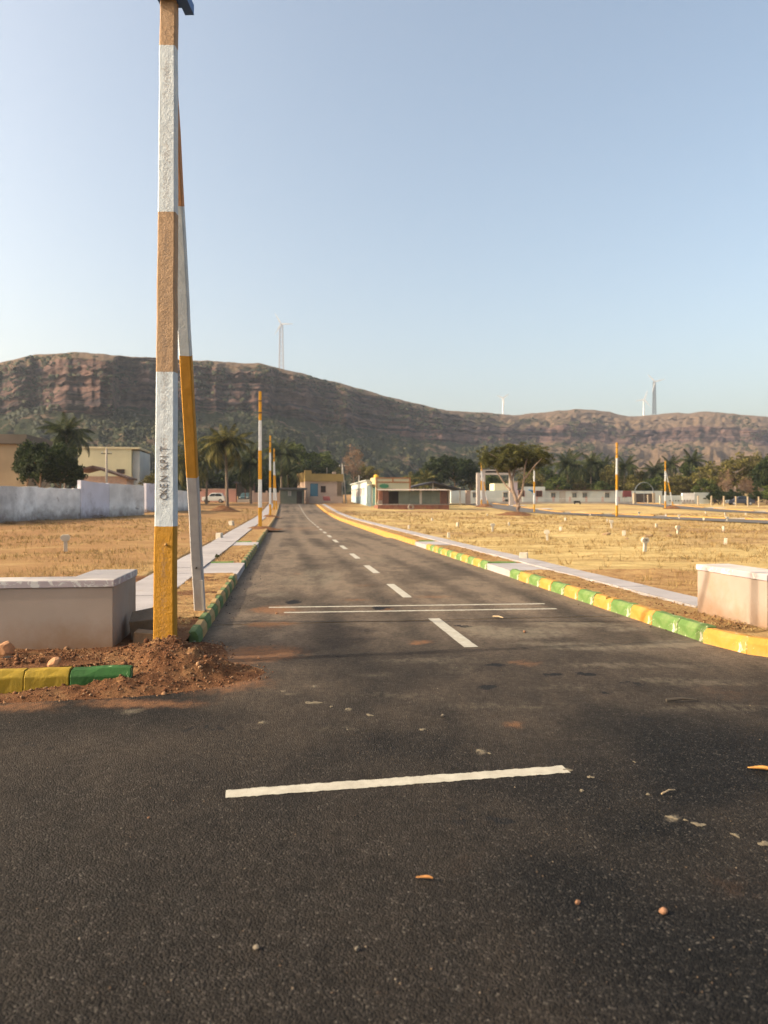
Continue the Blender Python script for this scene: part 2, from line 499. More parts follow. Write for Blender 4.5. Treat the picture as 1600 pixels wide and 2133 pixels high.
# markings
def marking_material():
    m, nt, b, o = new_mat('road_paint')
    p = pos(nt)
    c = ramp(nt, noise(nt, p, 9, 6, 0.7), [(0.3, (0.29, 0.27, 0.215)), (0.7, (0.43, 0.405, 0.335))])
    w = ramp(nt, noise(nt, p, 70, 5, 0.75), [(0.30, 1.0), (0.37, 0.0)])
    w2 = ramp(nt, noise(nt, p, 18, 8, 0.8), [(0.30, .8), (0.38, 0.0)])
    w = mix(nt, 1.0, w, w2, 'LIGHTEN')
    c = mix(nt, w, c, (0.035, 0.03, 0.026))
    nt.links.new(c, b.inputs['Base Color'])
    b.inputs['Roughness'].default_value = 0.8
    bump(nt, b, noise(nt, p, 90, 4), 0.5, 0.004)
    return m
mk = marking_material()
def marking(name, u0, v0, u1, v1, w, step=0.02, wear=0.006):
    """a painted strip from (u0,v0) to (u1,v1) whose edges wander a little"""
    L = math.hypot(u1 - u0, v1 - v0); n = max(2, int(L / step))
    du, dv = (u1 - u0) / L, (v1 - v0) / L
    vs = []; fs = []
    for i in range(n + 1):
        t = i / n * L
        wl_ = w / 2 + random.uniform(-wear, wear); wr = w / 2 + random.uniform(-wear, wear)
        if i in (0, n): t += random.uniform(-.01, .01)
        for s, ww in ((-1, wl_), (1, wr)):
            u = u0 + du * t - dv * s * ww; v = v0 + dv * t + du * s * ww
            x, y = uv(u, v)
            vs.append((x, y, float(gz(x, y)) + 0.0035))
    for i in range(n): fs.append((2 * i, 2 * i + 2, 2 * i + 3, 2 * i + 1))
    return MB().add(vs, fs).build(name, mk, road)
marking('cross_road_dash', -0.31, 3.77, 1.56, 3.865, 0.105)
marking('cross_road_dash', -3.9, 3.70, -2.2, 3.73, 0.105)
marking('cross_road_dash', 3.9, 3.92, 5.7, 3.95, 0.105)
marking('stop_line', -0.25, 10.37, 3.78, 10.20, 0.085, wear=.008)
marking('stop_line', -0.02, 9.86, 3.76, 9.70, 0.085, wear=.008)
k = 0
v = 7.25
while v < 108:
    marking('centre_dash', CEN + .01, v, CEN, v + 1.85, 0.145 if v < 40 else .12, 0.12 if v < 30 else 0.9, wear=.004)
    v += 3.93

# splashes of dried mortar on the asphalt
mortar_m = paint('dried_mortar', (0.15, 0.125, 0.085), .9, .25, 30, bmp=.5, bscale=120)
SPOTS = [(1400, 1703, 16, 5), (1455, 1718, 17, 6), (1532, 1740, 12, 5), (1592, 1758, 20, 6), (1428, 1709, 6, 3), (1230, 1619, 10, 3.5), (1212, 1647, 8, 3), (1000, 1564, 11, 3.5), (1020, 1570, 6, 2), (655, 1464, 22, 3), (770, 1490, 11, 3), (726, 1477, 9, 3), (640, 1463, 8, 2), (655, 1430, 6, 2.5), (690, 1472, 6, 2), (880, 1520, 9, 3), (1350, 1655, 7, 3), (545, 1505, 9, 3), (1322, 1588, 5, 2), (590, 1440, 7, 2), (1180, 1604, 16, 4)]
for i, (a, b_, rx, ry) in enumerate(SPOTS):
    cx, cy = P2(a, b_); ax = .62 * rx * cy / F; ay = .8 * ry * cy * cy / (F * EYE); rnd = random.Random(i + 40); n = 18
    ph = [rnd.uniform(0, 6.28) for _ in range(4)]
    vs = [(cx, cy, float(gz(cx, cy)) + .006)]
    for k in range(n):
        t = 2 * math.pi * k / n
        r_ = 1 + .28 * math.sin(2 * t + ph[0]) + .22 * math.sin(3 * t + ph[1]) + .18 * math.sin(5 * t + ph[2]) + rnd.uniform(-.12, .12)
        vs.append((cx + ax * r_ * math.cos(t), cy + ay * r_ * math.sin(t), .002))
    MB().add(vs, [(0, 1 + k, 1 + (k + 1) % n) for k in range(n)]).build('mortar_spot', mortar_m, road)

# ---------------- soil, beds, footpaths
def soil_material(name, a, b_, c_):
    m, nt, b, o = new_mat(name)
    p = pos(nt)
    f1 = noise(nt, p, 3.5, 6, 0.65); f2 = noise(nt, p, 38, 5, 0.75)
    c = ramp(nt, f1, [(0.32, a), (0.52, b_), (0.70, c_)])
    c = mix(nt, 0.7, c, ramp(nt, f2, [(0.28, 0.3), (0.62, 1.05)]), 'MULTIPLY')
    nt.links.new(c, b.inputs['Base Color'])
    b.inputs['Roughness'].default_value = 0.95
    b.inputs['Specular IOR Level'].default_value = 0.1
    bump(nt, b, f2, 1.0, 0.03)
    return m
soil_m = soil_material('red_soil', (0.105, 0.045, 0.022), (0.185, 0.088, 0.042), (0.29, 0.165, 0.078))
bed_m = soil_material('bed_soil', (0.25, 0.13, 0.055), (0.40, 0.245, 0.105), (0.50, 0.34, 0.15))

def bed(name, u0, u1, v0, v1, m, base=.125, amp=.05, step=.06):
    f = lambda U, V, X, Y: gz(X, Y) + base + (fbm(X * 3, Y * 3, 21, 4) - .45) * amp
    vstep = step if v0 < 17 else .3
    o = link(name, grid_mesh(name, span(u0, u1, max(4, int((u1 - u0) / step))), span(v0, v1, max(4, int((v1 - v0) / vstep))), f), m)
    return tag(o, kind='structure')
# the two corners, cut back along the kerb arc: a fan of radius 1.5
def corner_soil(name, sign, uk, m):
    """soil of the corner plot: sign -1 left of the road, +1 right; uk = outer kerb face"""
    us_ = span(0, 3.4, 60); vs_ = span(6.17, 13.95, 120)
    U0, V = np.meshgrid(us_, vs_)
    Rr = 1.35
    lim = np.where(V < 6.17 + Rr, Rr - np.sqrt(np.maximum(0, Rr ** 2 - (6.17 + Rr - V) ** 2)), 0.0)
    U = uk + sign * (lim + U0 * (3.4 - lim) / 3.4)
    X = U * EU[0] + V * EV[0]; Y = U * EU[1] + V * EV[1]
    Z = gz(X, Y) + .128 + (fbm(X * 2.5, Y * 2.5, 23, 5, .6) - .45) * .07
    n, k = U.shape; idx = np.arange(n * k).reshape(n, k)
    q = np.stack([idx[:-1, :-1], idx[:-1, 1:], idx[1:, 1:], idx[1:, :-1]], -1).reshape(-1, 4)
    if sign < 0: q = q[:, ::-1]
    me = bpy.data.meshes.new(name); fast_mesh(me, np.stack([X, Y, Z], -1).reshape(-1, 3), q)
    return tag(link(name, me, m), kind='structure')
corner_soil('corner_soil_left', -1, KL - .09, soil_m)
corner_soil('corner_soil_right', 1, KR + .15, bed_m)
XL = [(13.95, 16.5), (23.2, 25.0)]       # crossings through the beds, left and right
XR = [(13.95, 15.6), (22.6, 24.6)]
bed('bed_left', -1.70, -0.995, 8.75, 13.94, bed_m, base=.142, amp=.06)
for nm, (u0, u1), X_ in (('bed_left', (-1.75, -0.995), XL), ('bed_right', (4.57, 5.3), XR)):
    bed(nm, u0, u1, X_[0][1], X_[1][0], bed_m)
    bed(nm, u0, u1, X_[1][1], 108, bed_m)

slab_m = paint('footpath_concrete', (0.305, 0.285, 0.285), 0.9, .15, 1.6, dirt=(0.27, 0.21, 0.165), dirt_amt=.12, bmp=.3, bscale=60)
def slab(parent, name, u0, u1, v0, v1, z=.15, th=.16):
    nv = max(2, int((v1 - v0) / 4) + 1)
    vs = []; fs = []
    vv = span(v0, v1, nv)
    for v in vv:
        for (u, top) in ((u0, 0), (u0, 1), (u1, 1), (u1, 0)):
            x, y = uv(u, v); zz = float(gz(x, y)) + z
            vs.append((x, y, zz if top else zz - th))
    for i in range(nv - 1):
        a = i * 4
        for k in range(3): fs.append((a + k, a + k + 1, a + 5 + k, a + 4 + k))
    fs.append((3, 2, 1, 0)); e = (nv - 1) * 4; fs.append((e, e + 1, e + 2, e + 3))
    return MB().add(vs, fs).build(name, slab_m, parent)
def footpath(name, u0, u1, vstart, crossings, ku):
    root = thing(name, (0, 0, 0), kind='structure')
    v = vstart; rnd = random.Random(4)
    while v < 30:
        L = 1.1
        s = slab(root, 'paving_slab', u0, u1, v + .006, v + L - .006, .155 + rnd.uniform(-.006, .006))
        v += L
    slab(root, 'paving_run', u0, u1, v, 108, .155)
    for a, b_ in crossings:
        lo, hi = min(ku, (u0 if ku < u0 else u1)), max(ku, (u0 if ku < u0 else u1))
        if ku > u1: lo, hi = u1 + .006, ku
        else: lo, hi = ku, u0 - .006
        n = 2
        for i in range(n):
            slab(root, 'crossing_slab', lo, hi, a + (b_ - a) * i / n + .005, a + (b_ - a) * (i + 1) / n - .005, .135)
    return root
footpath('footpath_left', -2.5, -1.7, 8.55, XL, KL - .02)
footpath('footpath_right', 5.27, 5.78, 8.7, XR, KR + .02)

# ---------------- kerbs
kg = paint('kerb_green', (0.10, 0.185, 0.045), .8, .25, 5, dirt=(0.22, 0.20, 0.11), dirt_amt=.5, chip=(0.42, 0.42, 0.32), chip_amt=.16, bmp=.4)
ky = paint('kerb_yellow', (0.42, 0.215, 0.035), .8, .2, 5, dirt=(0.28, 0.19, 0.10), dirt_amt=.5, chip=(0.50, 0.44, 0.32), chip_amt=.10, bmp=.4)
kdg = paint('kerb_dark_green', (0.02, 0.085, 0.016), .8, .3, 5, dirt=(0.09, 0.10, 0.05), dirt_amt=.2, chip=(0.25, 0.36, 0.18), chip_amt=.12, bmp=.4)
kdy = paint('kerb_old_yellow', (0.27, 0.18, 0.014), .8, .25, 5, dirt=(0.16, 0.105, 0.04), dirt_amt=.25, bmp=.4)
ktan = paint('kerb_tan_yellow', (0.31, 0.205, 0.08), .75, .2, 5, dirt=(0.34, 0.25, 0.14), dirt_amt=.2, bmp=.4)

klg = paint('kerb_dull_green', (0.085, 0.14, 0.045), .85, .3, 5, dirt=(0.17, 0.14, 0.08), dirt_amt=.45, chip=(0.28, 0.27, 0.2), chip_amt=.1, bmp=.5)
def stone_mesh(L, W=.15, H=.165):
    """kerb stone: x along the run, y towards the footpath, chamfered on the road side"""
    m = MB()
    poly = [(0, -.08), (W, -.08), (W, H), (.055, H), (.012, H - .05)]
    rnd = random.Random(int(L * 1000)); n = len(poly); K = 4; vs = []; fs = []
    for i in range(K + 1):
        x = -L / 2 + L * i / K
        for a, b_ in poly: vs.append((x, a + rnd.uniform(-.004, .004), b_ + (rnd.uniform(-.006, .004) if b_ > 0 else 0)))
    for i in range(K):
        for k in range(n):
            l = (k + 1) % n; fs.append((i * n + l, i * n + k, i * n + n + k, i * n + n + l))
    fs.append(tuple(range(n))); fs.append(tuple(K * n + k for k in range(n - 1, -1, -1)))
    m.add(vs, fs)
    return m.mesh('kerb_stone')
_sm = {}
def stone(parent, u, v, ang, L, m, z=0.0, thin=1.0):
    key = (round(L, 2), m.name)
    if key not in _sm:
        _sm[key] = stone_mesh(L); _sm[key].materials.append(m)
    o = bpy.data.objects.new('kerb_stone', _sm[key]); col.objects.link(o)
    x, y = uv(u, v)
    o.location = (x, y, float(gz(x, y)) + z + random.uniform(-.006, .006))
    o.rotation_euler = (random.uniform(-.015, .015), random.uniform(-.012, .012), RZ + ang + random.uniform(-.02, .02))
    o.scale = (1, thin, 1)
    o.parent = parent
    b = o.modifiers.new('bevel', 'BEVEL'); b.width = .006; b.segments = 1
    return o
def run_strip(parent, u, vs_, m, flip, W=.15, H=.16):
    """far kerb whose stones cannot be told apart any more"""
    v0, v1 = vs_
    n = int((v1 - v0) / 2) + 2
    P = []; fs = []
    for v in span(v0, v1, n):
        for du, dz in ((0, -.05), (.012, H - .05), (.05, H), (W, H), (W, -.05)):
            x, y = uv(u + (-du if flip else du), v); P.append((x, y, float(gz(x, y)) + dz))
    for i in range(n - 1):
        for k in range(4):
            a = i * 5 + k; f = (a, a + 1, a + 6, a + 5); fs.append(f if flip else f[::-1])
    return MB().add(P, fs).build('kerb_run', m, parent)

kerb_r = thing('kerb_right', (0, 0, 0), kind='structure')
kerb_l = thing('kerb_left', (0, 0, 0), kind='structure')
# right: straight run from the first crossing back to the corner, then the arc
L = .565
seq = [kg, ky]
for i in range(12):
    stone(kerb_r, KR, XR[0][0] - .02 - (i + .5) * L, -math.pi / 2, L - .008, seq[i % 2] if i < 10 else kg)
cu, cv, rr = KR + 1.5, 7.16, 1.5
ncol = [ky, kg, kg, ky, kg]
vend = XR[0][0] - .02 - 12 * L
cv = vend
for i, cm in enumerate([ky, ky, kg, kg]):
    a = math.pi + (i + .5) * (math.pi / 2 / 4)
    stone(kerb_r, cu + rr * math.cos(a), cv + rr * math.sin(a), a + math.pi / 2 - math.pi * 0, .59, cm)
ucur = cu
for i in range(14):
    stone(kerb_r, ucur + (i + .5) * L, cv - rr, 0, L - .008, seq[(i // 2) % 2])
for a, b_ in ((XR[0][1], XR[1][0]), (XR[1][1], 33)):
    n = int((b_ - a) / L)
    for i in range(n):
        stone(kerb_r, KR, a + (i + .5) * (b_ - a) / n, -math.pi / 2, (b_ - a) / n - .008, [kg, ky][i % 2] if b_ < 30 else ky)
# short green returns beside the crossings
for v in (XR[0][1], XR[1][1]): stone(kerb_r, 4.85, v + .0, 0, .55, kg)
run_strip(kerb_r, KR, (33, 108), ky, False)
# left
L2 = .43
v = 7.72; i = 0
while v + L2 < XL[0][0]:
    stone(kerb_l, KL, v + L2 / 2, math.pi / 2, L2 - .006, [klg, ktan][i % 2], random.uniform(-.02, .005), .72); v += L2; i += 1
for a, b_ in ((XL[0][1], XL[1][0]), (XL[1][1], 33)):
    n = int((b_ - a) / L2)
    for i in range(n):
        stone(kerb_l, KL, a + (i + .5) * (b_ - a) / n, math.pi / 2, (b_ - a) / n - .006, [klg, ktan][i % 2], 0, .72)
for v in (XL[0][1], XL[1][1]): stone(kerb_l, -1.42, v, 0, .5, kg)
run_strip(kerb_l, KL, (33, 108), ktan, True)
# cross road kerb on the left, broken off at the soil heap
stone(kerb_l, -1.47, V0 - .01, 0.03, .46, kdg, .0)
for i in range(14): stone(kerb_l, -1.705 - (i + .5) * .34, V0 - .02 - i * .004, 0.02, .333, [kdy, kdy, kdy, kdg, kdg][i % 5], .0)

# ---------------- parallel side roads across the plots
side_m = paint('side_road_asphalt', (0.10, 0.09, 0.08), .85, .25, .6, bmp=.3)
def strip(name, u0, u1, v0, v1, m, dz, parent=None, vstep=2.0):
    f = lambda U, V, X, Y: gz(X, Y) + dz
    return link(name, grid_mesh(name, span(u0, u1, 5), span(v0, v1, int((v1 - v0) / vstep) + 2), f), m, parent)
white_slab = paint('driveway_concrete', (0.42, 0.40, 0.40), .9, .1, .8)
for nm, uu in (('side_road_near', 30.0), ('side_road_far', 56.5)):
    tag(strip(nm, uu, uu + 5.2, 6, 122, side_m, FIELD + .06), kind='structure')
    kr = thing('side_kerb', (0, 0, 0), kind='structure')
    def low_kerb(u, v0, v1, m, flip):
        P = []; fs = []; n = int((v1 - v0) / 2) + 2
        for v in span(v0, v1, n):
            for du, dz in ((0, 0), (.02, .26), (.22, .27), (.22, 0)):
                x, y = uv(u + (-du if flip else du), v); P.append((x, y, float(gz(x, y)) + dz))
        for i in range(n - 1):
            for k in range(3):
                a = i * 4 + k; f = (a, a + 1, a + 5, a + 4); fs.append(f if flip else f[::-1])
        MB().add(P, fs).build('kerb_run', m, kr)
    v = 8.0
    while v < 118:
        low_kerb(uu + 5.2, v, v + 9.0, ky, False)
        strip('driveway_slab', uu + 5.2, uu + 7.6, v + 9.05, v + 11.4, white_slab, FIELD + .10, kr, 1.0)
        v += 11.5
# ---------------- hills
RIDGE = np.array([(-1400, 900), (-700, 850), (-250, 800), (0, 756), (70, 739), (150, 734), (240, 737), (330, 746), (420, 752), (540, 757), (590, 768), (680, 791), (790, 820), (860, 839), (930, 853), (1000, 858), (1080, 864), (1150, 857), (1200, 852), (1240, 853), (1290, 864), (1310, 867), (1400, 860), (1480, 856), (1545, 864), (1600, 868), (1900, 880), (2600, 905), (3400, 930)], float)
DIST = np.array([(-1400, 380), (0, 420), (300, 430), (600, 500), (900, 640), (1100, 800), (1300, 900), (1700, 950), (3400, 900)], float)
def hill_dist(px): return np.interp(px, DIST[:, 0], DIST[:, 1])
def hill_top(px): return (HOR - np.interp(px, RIDGE[:, 0], RIDGE[:, 1])) / F * hill_dist(px) + EYE

TK = np.array([0, .30, .55, .58, .60, .635, .65, .69, .71, .745, .765, .81, .83, .875, .93, 1.0, 1.12, 1.3, 1.5])
DK = np.array([.40, .62, .84, .860, .872, .876, .888, .892, .903, .907, .919, .923, .936, .941, .968, 1.0, 1.10, 1.35, 1.7])
HK = np.array([0, .20, .52, .565, .60, .655, .662, .72, .727, .775, .785, .845, .852, .905, .955, 1.0, 1.01, 1.01, .9])
TK2 = np.array([0, .30, .55, .62, .635, .66, .675, .70, .715, .745, .80, .88, .95, 1.0, 1.12, 1.3, 1.5])
DK2 = np.array([.35, .56, .74, .80, .803, .815, .818, .830, .833, .85, .885, .935, .975, 1.0, 1.10, 1.35, 1.7])
HK2 = np.array([0, .20, .46, .575, .605, .62, .655, .668, .70, .725, .79, .88, .955, 1.0, 1.01, 1.01, .9])
def hill_point(px, t):
    D = hill_dist(px); H = hill_top(px)
    cl = sst(.50, .60, t) * sst(1.0, .86, t)                 # cliff zone
    ta = sst(0.0, .2, t) * sst(.62, .45, t)                  # slope zone
    rg = sst(.80, 1.0, t)
    wob = (fbm(px * .011, t * 2, 301, 3) - .5) * .035
    tt = t + wob * sst(.35, .5, t) * sst(1.0, .9, t)
    rt = sst(760, 1150, px)                       # the far ridge: a thin rock band over long slopes
    d = (np.interp(tt, TK, DK) * (1 - rt) + np.interp(tt, TK2, DK2) * rt) * D
    h = (np.interp(tt, TK, HK) * (1 - rt) + np.interp(tt, TK2, HK2) * rt) * H
    # buttresses and recesses of the cliff line
    butt = (fbm(px * .016, t * .6 + 9, 311, 3, .55) - .5) * 60 + (np.abs(fbm(px * .03, t * 1.5, 317, 3) - .5) - .2) * 22 + (fbm(px * .10, t * 16, 323, 3) - .5) * 7 + (fbm(px * .006, t * 40, 325, 2) - .5) * 20
    big = -40 * np.clip((px - 85) / 150, 0, 1) * sst(247, 238, px) + 40 * sst(232, 250, px) * sst(420, 330, px)
    big = big - 16 * np.clip((px - 480) / 80, 0, 1) * sst(568, 561, px) - 14 * np.clip((px - 0) / 60, 0, 1) * sst(70, 62, px) - 14 * np.clip((px - 660) / 70, 0, 1) * sst(738, 731, px) + 10 * sst(565, 575, px) * sst(640, 600, px)
    sc = D / 430.0
    left = sst(1100, 700, px)
    d_old = d
    d = d + cl * sc * (butt * (.35 + .65 * left) + big)
    h = h * d / d_old
    gul = (np.abs(fbm(px * .018 + 5, t * 1.2, 331, 4) - .5) - .15)
    h = h + ta * gul * -8 * sc + ta * (fbm(px * .035, t * 22, 337, 4) - .5) * 7 * sc
    h = h + cl * (fbm(px * .09, t * 26, 341, 3) - .5) * 3.2 * sc
    h = h + rg * ((fbm(px * .03, t * 5, 347, 4, .55) - .5) * 1.4 * sc + (np.floor(fbm(px * .008, t, 349, 2) * 6) / 6 - .5) * 1.0 * sc)
    base = gz((px - 800) / F * d, d)
    z = np.maximum(base * sst(.25, .0, t) - .5, h)
    z = np.where(t < .02, base - 1.0, z)
    return (px - 800) / F * d, d, z
pxs = np.concatenate([np.arange(-1400, -100, 14), np.arange(-100, 1720, 2.6), np.arange(1720, 3400, 14)])
ts = np.concatenate([np.linspace(0, .5, 45)[:-1], np.linspace(.5, 1.0, 120), np.linspace(1.0, 1.5, 10)[1:]])
PX, TT = np.meshgrid(pxs, ts)
hx, hy, hz = hill_point(PX, TT)
n, k = PX.shape; idx = np.arange(n * k).reshape(n, k)
hq = np.stack([idx[:-1, :-1], idx[:-1, 1:], idx[1:, 1:], idx[1:, :-1]], -1).reshape(-1, 4)

def hill_material():
    m, nt, b, o = new_mat('hill_rock_and_scrub')
    g = N(nt, 'ShaderNodeNewGeometry')
    p = g.outputs['Position']
    def attr(n_):
        a = N(nt, 'ShaderNodeAttribute'); a.attribute_name = n_; return a.outputs['Fac']
    sn = N(nt, 'ShaderNodeSeparateXYZ'); nt.links.new(g.outputs['Normal'], sn.inputs[0])
    st = noise(nt, mapping(nt, p, (.010, .010, .36)), 1.0, 6, .72, .1)
    blk = noise(nt, mapping(nt, p, (.06, .06, .05)), 1.0, 7, .72)
    rock = ramp(nt, st, [(0.32, (0.012, 0.012, 0.018)), (0.43, (0.050, 0.037, 0.041)), (0.54, (0.20, 0.122, 0.100)), (0.64, (0.075, 0.054, 0.053))])
    rock = mix(nt, .9, rock, ramp(nt, blk, [(0.34, .25), (0.60, 1.15)]), 'MULTIPLY')
    sp = noise(nt, p, .045, 7, .72); sp2 = noise(nt, p, .35, 6, .78)
    earth = ramp(nt, sp2, [(0.3, (0.095, 0.068, 0.046)), (0.7, (0.25, 0.172, 0.115))])
    scrub = ramp(nt, sp2, [(0.3, (0.008, 0.013, 0.008)), (0.7, (0.045, 0.055, 0.024))])
    sx = N(nt, 'ShaderNodeSeparateXYZ'); nt.links.new(p, sx.inputs[0])
    # the far ridge on the right is barer than the near slope
    barer = N(nt, 'ShaderNodeMapRange'); barer.inputs[1].default_value = 60; barer.inputs[2].default_value = 260
    barer.inputs[3].default_value = 0; barer.inputs[4].default_value = .24
    nt.links.new(sx.outputs[0], barer.inputs[0])
    cover = math_(nt, 'SUBTRACT', math_(nt, 'SUBTRACT', sp, barer.outputs[0]), math_(nt, 'MULTIPLY', attr('top'), .22))
    slope = mix(nt, ramp(nt, cover, [(0.36, 0), (0.47, 1)]), earth, scrub)
    w = math_(nt, 'ADD', attr('rock'), math_(nt, 'MULTIPLY', math_(nt, 'SUBTRACT', sp, .5), 1.1))
    w = math_(nt, 'ADD', w, math_(nt, 'MULTIPLY', math_(nt, 'SUBTRACT', .62, sn.outputs[2]), .9))
    c = mix(nt, ramp(nt, w, [(0.40, 0), (0.60, 1)]), slope, rock)
    nt.links.new(c, b.inputs['Base Color'])
    b.inputs['Roughness'].default_value = 1.0
    b.inputs['Specular IOR Level'].default_value = 0.05
    bump(nt, b, math_(nt, 'ADD', math_(nt, 'MULTIPLY', st, 2.0), math_(nt, 'ADD', sp2, blk)), 1.0, 2.5)
    return m
hm = bpy.data.meshes.new('hills')
fast_mesh(hm, np.stack([hx, hy, hz], -1).reshape(-1, 3), hq, smooth=False)
for nm_, arr in (('rock', sst(.54, .60, TT) * sst(.90, .84, TT) * (1 - .45 * sst(800, 1150, PX) * sst(.70, .76, TT))), ('top', sst(.84, .92, TT))):
    a_ = hm.attributes.new(nm_, 'FLOAT', 'POINT'); a_.data.foreach_set('value', np.asarray(arr, np.float32).ravel())
hills = link('hills', hm, hill_material())
tag(hills, kind='structure')

# scrub bushes over the slopes, one mass
def scrub_mass():
    rs = np.random.RandomState(5)
    P = []; Fc = []
    n = 20000
    px = rs.uniform(-150, 1750, n * 3)
    t = np.where(rs.rand(n * 3) < .72, rs.uniform(.04, .56, n * 3), rs.uniform(.56, .94, n * 3))
    dens = fbm(px * .02, t * 7, 371, 4)
    keep = dens > (.44 + .15 * sst(850, 1250, px) + .05 * (t > .58))
    px, t = px[keep][:n], t[keep][:n]
    x, y, z = hill_point(px, t)
    for i in range(len(px)):
        D = y[i] / 430
        s = (.3 + 1.5 * rs.rand() ** 3) * (0.6 + .5 * D)
        k = len(P)
        m = 7
        for a in range(m):
            th = 2 * math.pi * a / m + rs.rand()
            P.append((x[i] + s * math.cos(th) * rs.uniform(.7, 1.2), y[i] + s * math.sin(th) * rs.uniform(.7, 1.2), z[i] - .5 + s * rs.uniform(-.1, .35)))
        for a in range(4):
            th = 2 * math.pi * a / 4 + rs.rand()
            P.append((x[i] + s * .75 * math.cos(th), y[i] + s * .75 * math.sin(th), z[i] + s * rs.uniform(.35, .75)))
        for a in range(m):
            Fc.append((k + a, k + (a + 1) % m, k + m + (a * 4 // m)))
        for a in range(4):
            Fc.append((k + m + a, k + ((a + 1) * m // 4) % m, k + m + (a + 1) % 4))
        Fc.append((k + m, k + m + 1, k + m + 2)); Fc.append((k + m, k + m + 2, k + m + 3))
    me = bpy.data.meshes.new('hillside_scrub')
    fast_mesh(me, np.array(P), np.array(Fc), smooth=False)
    return me
scrub_leaf = leafmat('scrub_leaf', (0.012, 0.018, 0.008), (0.035, 0.044, 0.017), (0.08, 0.075, 0.032), .1)
tag(link('hillside_scrub', scrub_mass(), scrub_leaf), 'dark dry scrub scattered over the rocky hillside', 'scrub', kind='stuff')

# ---------------- the dusty air between here and the hills
hv, hnt, hb, ho_ = new_mat('dusty_air')
hnt.nodes.remove(hb)
vol = hnt.nodes.new('ShaderNodeVolumePrincipled')
vol.inputs['Color'].default_value = (0.78, 0.86, 1.0, 1)
vol.inputs['Density'].default_value = 0.00020
vol.inputs['Anisotropy'].default_value = 0.2
hnt.links.new(vol.outputs[0], ho_.inputs['Volume'])
haze = MB().box(-5200, 5200, -4200, 5200, -6, 175).build('haze', hv)
tag(haze, 'thin pale dusty air over the plots and hills', 'haze', kind='stuff')
# ================================================================== NEAR THINGS
concrete_c = (0.42, 0.39, 0.36)
def band_material(name, bounds, cols, faded=False):
    """painted bands along the pole's own height"""
    m, nt, b, o = new_mat(name)
    v = objcoord(nt)
    s = N(nt, 'ShaderNodeSeparateXYZ'); nt.links.new(v, s.inputs[0])
    H = bounds[-1]
    wob = math_(nt, 'MULTIPLY', math_(nt, 'SUBTRACT', noise(nt, v, 25, 3), .5), .012)
    f = math_(nt, 'DIVIDE', math_(nt, 'ADD', s.outputs[2], wob), H)
    stops = [(0.0, cols[0])] + [(bounds[i] / H, cols[i + 1]) for i in range(len(bounds) - 1)]
    c = ramp(nt, f, stops, 'CONSTANT')
    n1 = noise(nt, v, 7, 6, .7)
    c = mix(nt, .5, c, ramp(nt, n1, [(0.3, .72), (0.65, 1.08)]), 'MULTIPLY')
    # rough middle of the face where the cast surface breaks through the paint
    mid = math_(nt, 'SUBTRACT', 1.0, math_(nt, 'MULTIPLY', math_(nt, 'ABSOLUTE', s.outputs[0]), 5.5), True)
    wear = math_(nt, 'MULTIPLY', noise(nt, v, 48, 5, .75), mid)
    zone = ramp(nt, noise(nt, mapping(nt, v, (.4, .4, 1.3)), 1.0, 2), [(0.40, 0), (0.55, 1)])
    if faded:
        w = mix(nt, 1.0, ramp(nt, wear, [(0.43, 0), (0.48, .5)]), zone, 'MULTIPLY')
        c = mix(nt, w, c, (0.17, 0.12, 0.09))
    nt.links.new(c, b.inputs['Base Color'])
    b.inputs['Roughness'].default_value = .7
    b.inputs['Specular IOR Level'].default_value = .3
    h = math_(nt, 'ADD', noise(nt, v, 55, 5, .7), math_(nt, 'MULTIPLY', noise(nt, v, 14, 3), 1.5))
    bump(nt, b, h, .6, .012)
    return m
Yc = (0.38, 0.182, 0.010); Wc = (0.46, 0.51, 0.55); Oc = (0.31, 0.20, 0.115)
pole_bands = [1.09, 2.50, 3.99, 5.52, 7.02]
near_m = band_material('near_pole_paint', pole_bands, [Yc, Wc, Oc, Wc, Oc], True)
Yf = (0.50, 0.25, 0.014); Wf = (0.52, 0.54, 0.56)
far_m = band_material('far_pole_paint', pole_bands, [Yf, Wf, Yf, Wf, Yf])
strut_m = band_material('strut_paint', [1.76, 3.17, 4.67, 6.3], [(0.36, 0.345, 0.345), (0.38, 0.18, 0.015), (0.46, 0.50, 0.53), (0.40, 0.19, 0.08)])
blue_m = paint('blue_enamel', (0.02, 0.10, 0.32), .45, .1)
iron_m = paint('dark_iron', (0.06, 0.05, 0.045), .6, .2, metal=.6)

def pole_shaft(H, w0, w1, d0, d1, seg=24, below=.35, jit=.003):
    """tapered rectangular cast pole with chamfered edges and slightly uneven faces"""
    m = MB(); rnd = random.Random(3); vs = []; fs = []
    for i in range(seg + 1):
        z = -below + (H + below) * i / seg; t = max(0, z) / H
        w = (w0 + (w1 - w0) * t) / 2; d = (d0 + (d1 - d0) * t) / 2; c = .012
        ox = rnd.uniform(-jit, jit); oy = rnd.uniform(-jit, jit)
        for x, y in ((-w + c, -d), (w - c, -d), (w, -d + c), (w, d - c), (w - c, d), (-w + c, d), (-w, d - c), (-w, -d + c)):
            vs.append((x + ox, y + oy, z))
    for i in range(seg):
        for k in range(8):
            l = (k + 1) % 8; fs.append((i * 8 + k, i * 8 + l, i * 8 + 8 + l, i * 8 + 8 + k))
    fs.append(tuple(range(7, -1, -1))); fs.append(tuple(seg * 8 + k for k in range(8)))
    return m.add(vs, fs)

